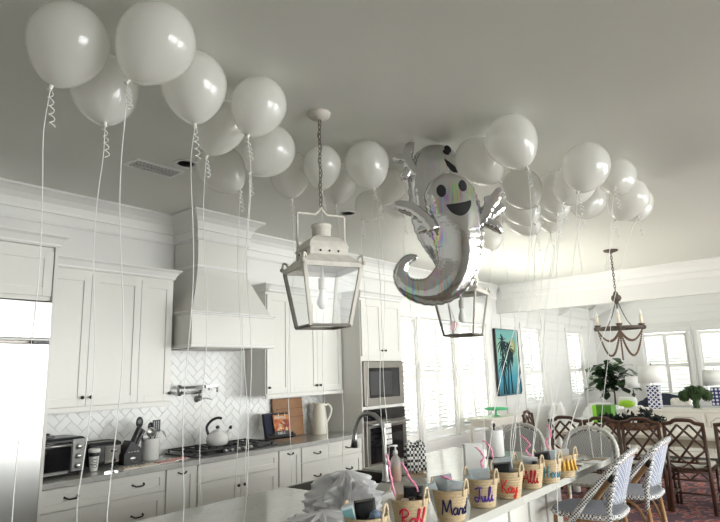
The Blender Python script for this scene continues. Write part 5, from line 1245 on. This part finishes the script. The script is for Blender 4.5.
# ------------------------------------------------------------------ dining area
single('area_rug', MB().box(6.2, 10.3, -1.6, 4.5, .001, .012), rug_m, 'red patterned rug under the dining table', 'rug')
t = thing('dining_table', 'long whitewashed dining table on the red rug', 'table', (8.15, 1.8, .012))
build('tabletop', MB().box(7.62, 8.72, .1, 3.02, .735, .775), tabletop_m, t, bevel=.005)
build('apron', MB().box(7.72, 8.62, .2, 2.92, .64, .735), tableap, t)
for x in (7.80, 8.54):
    for y in (.3, 2.82): build('leg', MB().lathe([(.045, 0), (.05, .05), (.035, .1), (.05, .3), (.06, .5), (.045, .6), (.055, .63)], 14, (x, y, .012)), tabletop_m, t)
def cane_chair(label, loc, rz):
    t = lthing('cane_dining_chair', label, 'chair', loc, rz, group='dark bamboo-style cane dining chairs around the table')
    # faces +y, back at -y
    for q in (-1, 1):
        build('leg', MB().tube([(q*.205, -.235, 0), (q*.195, -.205, .45), (q*.190, -.245, .94)], .020, 8), darkwood, t)
        build('leg', MB().tube([(q*.20, .20, 0), (q*.195, .19, .44)], .017, 8), darkwood, t)
    build('top_rail', MB().tube(smooth_pts([(-.205, -.245, .925), (-.12, -.255, .94), (-.07, -.26, .968), (.07, -.26, .968), (.12, -.255, .94), (.205, -.245, .925)], 5), .021, 8), darkwood, t)
    def yb(z): return -.205-.04*(z-.45)/.49
    m = MB(); z0, z1 = .52, .92
    def bar(x0, a, x1, b, r=.013): m.tube([(x0, yb(a), a), (x1, yb(b), b)], r, 6)
    bar(-.19, z0, .19, z0, .013)
    zz = [z0, .62, .72, .82, z1]
    bar(-.19, z1-.02, .10, z0); bar(.19, z1-.02, -.10, z0); bar(-.06, z1, .19, .66); bar(.06, z1, -.19, .66); bar(-.06, z1, -.19, .76); bar(.06, z1, .19, .76); bar(-.19, .66, -.02, z0); bar(.19, .66, .02, z0)
    build('back_lattice', m, darkwood, t)
    m = MB(); z2 = .34; yv = lambda z: -.21-.01
    m.tube([(-.2, -.212, z2), (.2, -.212, z2)], .012, 6); m.tube([(-.19, -.208, .42), (.19, -.208, .42)], .012, 6)
    m.tube([(-.19, -.21, z2), (0, -.207, .51)], .009, 6); m.tube([(.19, -.21, z2), (0, -.207, .51)], .009, 6); m.tube([(-.19, -.207, .51), (.0, -.21, z2)], .009, 6); m.tube([(.19, -.207, .51), (0, -.21, z2)], .009, 6)
    build('lower_lattice', m, darkwood, t)
    build('seat', MB().box(-.215, .215, -.20, .215, .425, .455), darkwood, t, bevel=.008)
    build('cushion', MB().box(-.205, .205, -.19, .21, .456, .50), cushion, t, bevel=.02)
    m = MB()
    for q in (-1, 1): m.tube([(q*.2, -.22, .16), (q*.2, .195, .16)], .011, 6)
    m.tube([(-.2, 0, .16), (.2, 0, .16)], .011, 6); build('stretcher', m, darkwood, t)
    return t
c0_ = cane_chair('dark cane dining chair in full view at the right, nearest the camera', (7.52, 1.40, .0125), -PI/2)
for (x, y, r, lb) in ((7.52, 1.84, -PI/2, 'dark cane dining chair directly left of the one in full view at right'),
                      (7.52, 2.27, -PI/2, 'dark cane dining chair rising behind the right half of the grey stool'),
                      (7.52, 2.70, -PI/2, 'dark cane dining chair at the left end of the near row, behind ribbons'),
                      (7.52, .90, -PI/2, 'dark cane dining chair cut by the right edge of the photo'),
                      (8.05, 3.26, PI+.1, 'small looking dark cane chair at the head of the table beside the windows')):
    dup(c0_, (x, y, .0125), r, lb)
# garland in a long wooden bowl on the table
t = thing('dough_bowl', 'long brown wooden bowl on the dining table', 'bowl', (8.1, 2.13, .776)); m = MB().lathe([(.10, 0), (.20, .03), (.24, .09), (.25, .10), (.235, .10), (.19, .045), (1e-7, .03)], 28, (8.1, 2.13, .776), sx=.55, sy=1.6); build('bowl', m, basketbowl, t)
t = thing('evergreen_garland', 'dark leafy evergreen garland with white blossoms filling the wooden bowl', 'garland', (8.1, 2.13, .86)); rnd = random.Random(4); m = MB(); m2 = MB()
for i in range(420):
    u = rnd.uniform(-1, 1); c = Vector((8.1+rnd.uniform(-.10, .10), 2.13+u*.37, .85+rnd.uniform(-.02, .08)+(.08 if .35 < -u < .6 else 0)+(.05 if abs(u-.1) < .12 else 0)*rnd.random())); d = Vector((rnd.uniform(-1, 1), rnd.uniform(-1, 1), rnd.uniform(-.1, 1.2))).normalized()*rnd.uniform(.05, .09); s_ = d.cross(Vector((rnd.random(), rnd.random(), .3))).normalized()*.016
    m.add([c, c+d*.5+s_, c+d, c+d*.5-s_], [(0, 1, 2, 3)])
build('leaves', m, garl, t)
for i in range(5): m2.ball((7.99+rnd.uniform(-.04, .03), 2.13+rnd.uniform(-.3, .3), .87+rnd.uniform(0, .03)), .020, 8)
build('blossoms', m2, whitep, t)
# sideboard
t = thing('sideboard', 'ivory sideboard with grey-lined panel doors behind the dining table', 'sideboard', (11.3, 1.6, 0)); x0, x1, y0, y1 = 11.05, 11.6, .0, 2.98
build('top', MB().box(x0-.03, x1+.02, y0-.02, y1+.02, .79, .83), sideb, t, bevel=.006); build('carcass', MB().box(x0, x1, y0, y1, .08, .79), sideb, t)
n = 5; wd = (y1-y0)/n
for k in range(n):
    a, b = y0+k*wd+.03, y0+(k+1)*wd-.03; d = build('door', MB().box(x0-.018, x0, a, b, .12, .76), sideb, t, bevel=.003); m = MB(); ch = .07; i_ = .05
    P = [(a+i_, .17), (b-i_, .17), (b-i_, .71-ch), (b-i_-ch, .71-ch*.3), (b-i_-ch*1.3, .71), (a+i_+ch*1.3, .71), (a+i_+ch, .71-ch*.3), (a+i_, .71-ch), (a+i_, .17)]
    m.tube([(x0-.019, y, z) for y, z in P], .006, 5); build('panel_moulding', m, sidelines, d); build('knob', MB().ball((x0-.03, b-.02, .5), .013, 8), bronze, d)
for y in (y0+.06, y1-.06):
    for x in (x0+.05, x1-.05): build('foot', MB().box(x-.04, x+.04, y-.04, y+.04, 0, .08), sideb, t)
def table_lamp(label, x, y, z, bw, bh, sw, shh, patt=True):
    t = thing('table_lamp', label, 'lamp', (x, y, z))
    if patt:
        build('base', MB().box(x-bw/2, x+bw/2, y-bw/2, y+bw/2, z, z+bh), trellis_m, t, bevel=.004)
    else:
        m = MB().lathe([(.06, 0), (.06, .02), (.02, .04), (.05, .09), (.02, .14), (.055, .19), (.02, .24), (.05, .29), (.015, .33), (.010, bh)], 18, (x, y, z)); build('base', m, bronze, t)
    build('neck', MB().tube([(x, y, z+bh), (x, y, z+bh+.06+shh)], .008, 8), steel, t)
    build('lamp_shade', MB().lathe([(sw/2, 0), (sw/2*.93, shh)], 36, (x, y, z+bh+.045)), shade_m, t, solid=.003)
    build('finial', MB().ball((x, y, z+bh+.07+shh), .014, 8), bronze, t)
table_lamp('table lamp with blue and white trellis base and wide white shade on the sideboard', 11.28, 2.55, .83, .19, .39, .48, .30)
table_lamp('table lamp with blue and white trellis base cut by the right edge of the photo', 15.0, 2.12, .62, .22, .42, .50, .34)
table_lamp('table lamp with a dark turned base and white shade beside the fig plant', 14.6, 3.74, .62, .1, .40, .31, .26, False)
# boxwood in a glass vase
x, y = 11.28, 1.92
t = thing('flower_vase', 'glass vase holding a rounded mass of green foliage on the sideboard', 'vase', (x, y, .83)); build('vase', MB().lathe([(.075, 0), (.08, .01), (.082, .17), (.085, .18)], 20, (x, y, .832)), glass, t)
build('stems', MB().lathe([(.05, .01), (.045, .1), (.06, .19)], 10, (x, y, .835)), leafg, t)
rnd = random.Random(12)
t = thing('green_bouquet', 'rounded dense green bouquet filling the glass vase on the sideboard', 'bouquet', (x, y, 1.0)); m = MB()
cl = [(0, 0, .05, .11), (0, .17, .02, .09), (0, -.17, .03, .09), (.05, .09, .09, .09), (-.03, -.08, .10, .09), (.0, .03, .11, .08)]
for dx, dy, dz, r in cl:
    m.ball((x+dx, y+dy, 1.02+dz), r*.85, 12)
    for i in range(200):
        v_ = Vector((rnd.gauss(0, 1), rnd.gauss(0, 1), rnd.gauss(0, 1))).normalized(); c = Vector((x+dx, y+dy, 1.02+dz))+v_*r*rnd.uniform(.85, 1.05); u_ = v_.cross(Vector((rnd.random(), .3, rnd.random()))).normalized()*.016; w_ = v_.cross(u_).normalized()*.016
        m.add([c-u_, c+w_+v_*.01, c+u_, c-w_+v_*.01], [(0, 1, 2, 3)])
build('foliage', m, leafg, t)
# fiddle-leaf fig in the corner
x, y = 15.0, 4.30
t = thing('fiddle_leaf_fig', 'dark green fiddle-leaf fig tree standing in the far corner', 'plant', (x, y, 0)); build('planter', MB().lathe([(.16, 0), (.19, .3), (.2, .36), (.18, .36), (.17, .3), (1e-7, .3)], 20, (x, y, 0)), whitec, t)
m = MB(); m.tube([(x, y, .3), (x+.02, y-.02, .9), (x, y, 1.5)], [.025, .02, .012], 8); m.tube([(x+.01, y, .95), (x, y+.22, 1.35)], .012, 6); m.tube([(x+.01, y, 1.0), (x, y-.2, 1.4)], .012, 6); build('trunk', m, trunk, t)
m = MB(); m3 = MB()
def leaf(mm, c, d, s):
    d = d.normalized(); u = d.cross(Vector((0, 0, 1))); u = u.normalized() if u.length > .01 else Vector((1, 0, 0)); n_ = u.cross(d); pr = [(0, .15), (.25, .62), (.5, .62), (.75, .95), (1, .75), (1.25, .1)]
    vs = []
    for f, w_ in pr: q = c+d*f*s-Vector((0, 0, .25*s*f*f)); vs += [q-u*w_*s*.42+n_*.03*s, q, q+u*w_*s*.42+n_*.03*s]
    mm.add(vs, [(i*3+k, i*3+k+1, (i+1)*3+k+1, (i+1)*3+k) for i in range(5) for k in range(2)], True)
for i in range(150):
    c = Vector((x+rnd.uniform(-.26, .26), y+max(-.36, min(.36, rnd.gauss(0, .22))), 1.27+max(-.3, min(.36, rnd.gauss(0, .17))))); d = Vector((rnd.uniform(-1, 1), rnd.uniform(-1, 1), rnd.uniform(-.3, .9))); leaf(m, c, d, rnd.uniform(.20, .28))
for c in ((x-.2, y+.42, 1.25), (x-.2, y-.12, 1.62), (x-.2, y-.28, 1.60)):
    for i in range(5): leaf(m3, Vector(c), Vector((rnd.uniform(-1, 1), rnd.uniform(-1, 1), rnd.uniform(0, .8))), .13)
build('foliage', m, leafd, t); build('new_leaves', m3, mat('bright_leaf', (.08, .22, .03), .4), t)
# white things left of the sideboard: daybed with heaped linens, green box, pillow
t = thing('daybed', 'white upholstered daybed behind the left end of the dining table', 'daybed', (11.6, 3.55, 0)); build('base', MB().box(11.1, 12.6, 3.02, 4.05, .12, .62), linen, t, bevel=.03)
build('back_cushion', MB().box(12.3, 12.6, 3.05, 4.0, .62, .80), linen, t, bevel=.05)
for xx in (11.16, 12.54):
    for yy in (3.08, 3.99): build('leg', MB().box(xx-.03, xx+.03, yy-.03, yy+.03, 0, .12), darkwood, t)
crumple('folded_linen', 'heap of white linen on the daybed left of the lime pillow', 'linen', (11.75, 3.62, .622), .30, .34, .26, linen, 21, .16)
crumple('folded_linen', 'low heap of pale linen on the daybed nearest the sideboard lamp', 'linen', (11.32, 3.22, .622), .16, .17, .24, greyfab if False else linen, 33, .14)
single('pillow', MB().box(12.12, 12.24, 3.08, 3.42, .74, .98), linen, 'white square pillow leaning behind the lime green pillow', 'pillow', bevel=.05)
m = MB().ball((11.98, 3.22, .86), .09, 14, sx=.6, sy=1.7, sz=.8); single('pillow', m, lime, 'lime green bolster pillow on the heaped linen', 'pillow')
t = thing('green_box', 'bright green box behind the left end of the dining table', 'box', (9.9, 3.0, .70)); build('box', MB().box(9.75, 10.02, 2.86, 3.15, .70, .97), greenbox_m, t, bevel=.003); build('box_side', MB().box(9.744, 9.75, 3.09, 3.15, .70, .97), greenbox_l, t)
t = thing('side_table', 'small white table holding the green box', 'table', (9.9, 3.1, 0)); build('tabletop', MB().box(9.65, 10.15, 2.6, 3.3, .665, .699), sideb, t, bevel=.004)
for xx in (9.7, 10.1):
    for yy in (2.65, 3.25): build('leg', MB().box(xx-.02, xx+.02, yy-.02, yy+.02, 0, .665), sideb, t)
crumple('gift_bag', 'white tissue-filled bag standing left of the green box', 'bag', (10.2, 3.9, .0), .16, .2, .93, linen, 41, .16)
# navy armchair, grey sofa, sofa pillows beyond
def cushion_mesh(x0, x1, y0, y1, z0, z1): return MB().box(x0, x1, y0, y1, z0, z1)
t = thing('navy_armchair', 'dark navy upholstered armchair by the end-wall windows', 'armchair', (14.3, 3.2, 0)); build('seat', MB().box(13.9, 14.7, 2.72, 3.62, .15, .45), navy, t, bevel=.05)
m = MB().ball((13.95, 3.18, .66), .50, 18, sx=.32, sy=1.0, sz=.62); build('backrest', m, navy, t)
t.location.y -= .2
for yy in (2.72, 3.6): build('arm', MB().tube([(13.85, yy, .72), (14.2, yy, .70), (14.6, yy, .60)], [.10, .11, .10], 12), navy, t)
for xx in (13.98, 14.62):
    for yy in (2.8, 3.54): build('leg', MB().box(xx-.025, xx+.025, yy-.025, yy+.025, 0, .16), darkwood, t)
t = thing('grey_sofa', 'low grey sofa beyond the sideboard', 'sofa', (13.0, 1.7, 0)); build('seat', MB().box(12.7, 13.5, .4, 2.9, .15, .48), greyfab, t, bevel=.05); build('backrest', MB().box(12.45, 12.72, .4, 2.9, .15, .80), greyfab, t, bevel=.06)
for yy in (.4, 2.68): build('arm', MB().box(12.7, 13.5, yy, yy+.22, .15, .64), greyfab, t, bevel=.05)
for xx in (12.55, 13.4):
    for yy in (.5, 2.8): build('leg', MB().box(xx-.025, xx+.025, yy-.025, yy+.025, 0, .15), darkwood, t)
fl = mat('floral_pillow_fabric', (.72, .68, .62), .9, var=.4, vscale=14)
single('pillow', MB().box(12.74, 12.88, 2.25, 2.62, .58, .93), fl, 'pale floral pillow on the grey sofa next to the trellis lamp', 'pillow', bevel=.05)
for x, y, h_, lb in ((14.6, 3.74, .62, 'small round side table under the dark-based lamp'), (15.0, 2.12, .62, 'small round side table under the right-edge trellis lamp')):
    t = thing('side_table', lb, 'table', (x, y, 0)); build('tabletop', MB().lathe([(1e-7, h_-.03), (.26, h_-.03), (.27, h_-.015), (.26, h_-.001), (1e-7, h_-.001)], 24, (x, y, 0)), darkwood, t); build('pedestal', MB().lathe([(.16, 0), (.14, .03), (.03, .08), (.03, h_-.03)], 16, (x, y, 0)), darkwood, t)
# console with green glass cake stand by the windows
t = thing('console_table', 'narrow white console table along the window wall', 'table', (9.2, 4.6, 0)); build('tabletop', MB().box(8.6, 9.9, 4.35, 4.8, .78, .81), sideb, t, bevel=.004); build('apron', MB().box(8.65, 9.85, 4.40, 4.76, .68, .78), sideb, t)
for xx in (8.66, 9.84):
    for yy in (4.40, 4.75): build('leg', MB().box(xx-.025, xx+.025, yy-.025, yy+.025, 0, .69), sideb, t)
gg = film('green_glass', (.10, .55, .25), .75)
t = thing('cake_stand', 'green glass cake stand on the white console by the windows', 'cake stand', (9.15, 4.55, .81)); build('foot', MB().lathe([(.07, 0), (.06, .01), (.018, .03), (.018, .09), (.05, .11)], 24, (9.15, 4.55, .811)), gg, t); build('plate', MB().lathe([(1e-7, .11), (.20, .115), (.21, .14), (.215, .14), (.205, .108), (1e-7, .105)], 32, (9.15, 4.55, .811)), gg, t)
# ------------------------------------------------------------------ daylight
GROUND, DIM_LOW, OPEN = 2.1, .03, .92
wd = bpy.data.worlds.new('daylight'); S.world = wd; wd.use_nodes = True; nt = wd.node_tree; bg = nt.nodes['Background']
N_ = nt.nodes; K_ = nt.links
tc = N_.new('ShaderNodeTexCoord'); sx_ = N_.new('ShaderNodeSeparateXYZ'); K_.new(tc.outputs['Generated'], sx_.inputs[0])
mr = N_.new('ShaderNodeMapRange'); mr.inputs[1].default_value = -1; mr.inputs[2].default_value = 1; K_.new(sx_.outputs[2], mr.inputs[0])
def zr(stops):
    r = N_.new('ShaderNodeValToRGB'); cr = r.color_ramp
    while len(cr.elements) < len(stops): cr.elements.new(.5)
    for e, (p, c) in zip(cr.elements, stops): e.position = (p+1)/2; e.color = (*c, 1)
    K_.new(mr.outputs[0], r.inputs[0]); return r
# garden side: sunlit paving below, a hedge band at eye level, bright sky above
GR = (GROUND, GROUND*.97, GROUND*.85); HG = (.020, .025, .017); SK = (.36, .40, .46)
ra = zr([(-1, GR), (-.30, GR), (-.22, HG), (.20, HG), (.30, SK), (1, SK)])
# open side behind the camera: invented dim ground keeps the ceiling dark, bright sky reaches below the horizon
DL = (DIM_LOW, DIM_LOW*.97, DIM_LOW*.9); OS = (OPEN*.985, OPEN*.985, OPEN*.965)
rb = zr([(-1, DL), (-.30, DL), (-.20, OS), (1, OS)])
ys = N_.new('ShaderNodeMapRange'); ys.inputs[1].default_value = -.45; ys.inputs[2].default_value = -.25; K_.new(sx_.outputs[1], ys.inputs[0])
mx = N_.new('ShaderNodeMix'); mx.data_type = 'RGBA'; K_.new(ys.outputs[0], mx.inputs[0]); K_.new(rb.outputs[0], mx.inputs[6]); K_.new(ra.outputs[0], mx.inputs[7])
K_.new(mx.outputs[2], bg.inputs[0]); bg.inputs[1].default_value = 20.0
def portal(name, loc, rot, sx, sy):
    l = bpy.data.lights.new(name, 'AREA'); l.shape = 'RECTANGLE'; l.size = sx; l.size_y = sy; l.cycles.is_portal = True; l.energy = 1
    o = bpy.data.objects.new(name, l); C.objects.link(o); o.location = loc; o.rotation_euler = rot; return o
portal('window_portal', (8.135, W+.22, 1.49), (-PI/2, 0, 0), 3.5, 1.9)
for a, b, c, d in hY[3:]: portal('window_portal', ((a+b)/2, W+.22, (c+d)/2), (-PI/2, 0, 0), b-a, d-c)
for a, b, c, d in hX: portal('window_portal', (XE+.22, (a+b)/2, (c+d)/2), (PI/2, 0, PI/2), b-a, d-c)
for a, b, c, d in hR: portal('window_portal', ((a+b)/2, -5.42, (c+d)/2), (PI/2, 0, 0), b-a, d-c)
S.view_settings.view_transform = 'Standard'; S.view_settings.look = 'None'; S.view_settings.gamma = 1; S.view_settings.use_curve_mapping = False
S.view_settings.exposure = -0.24
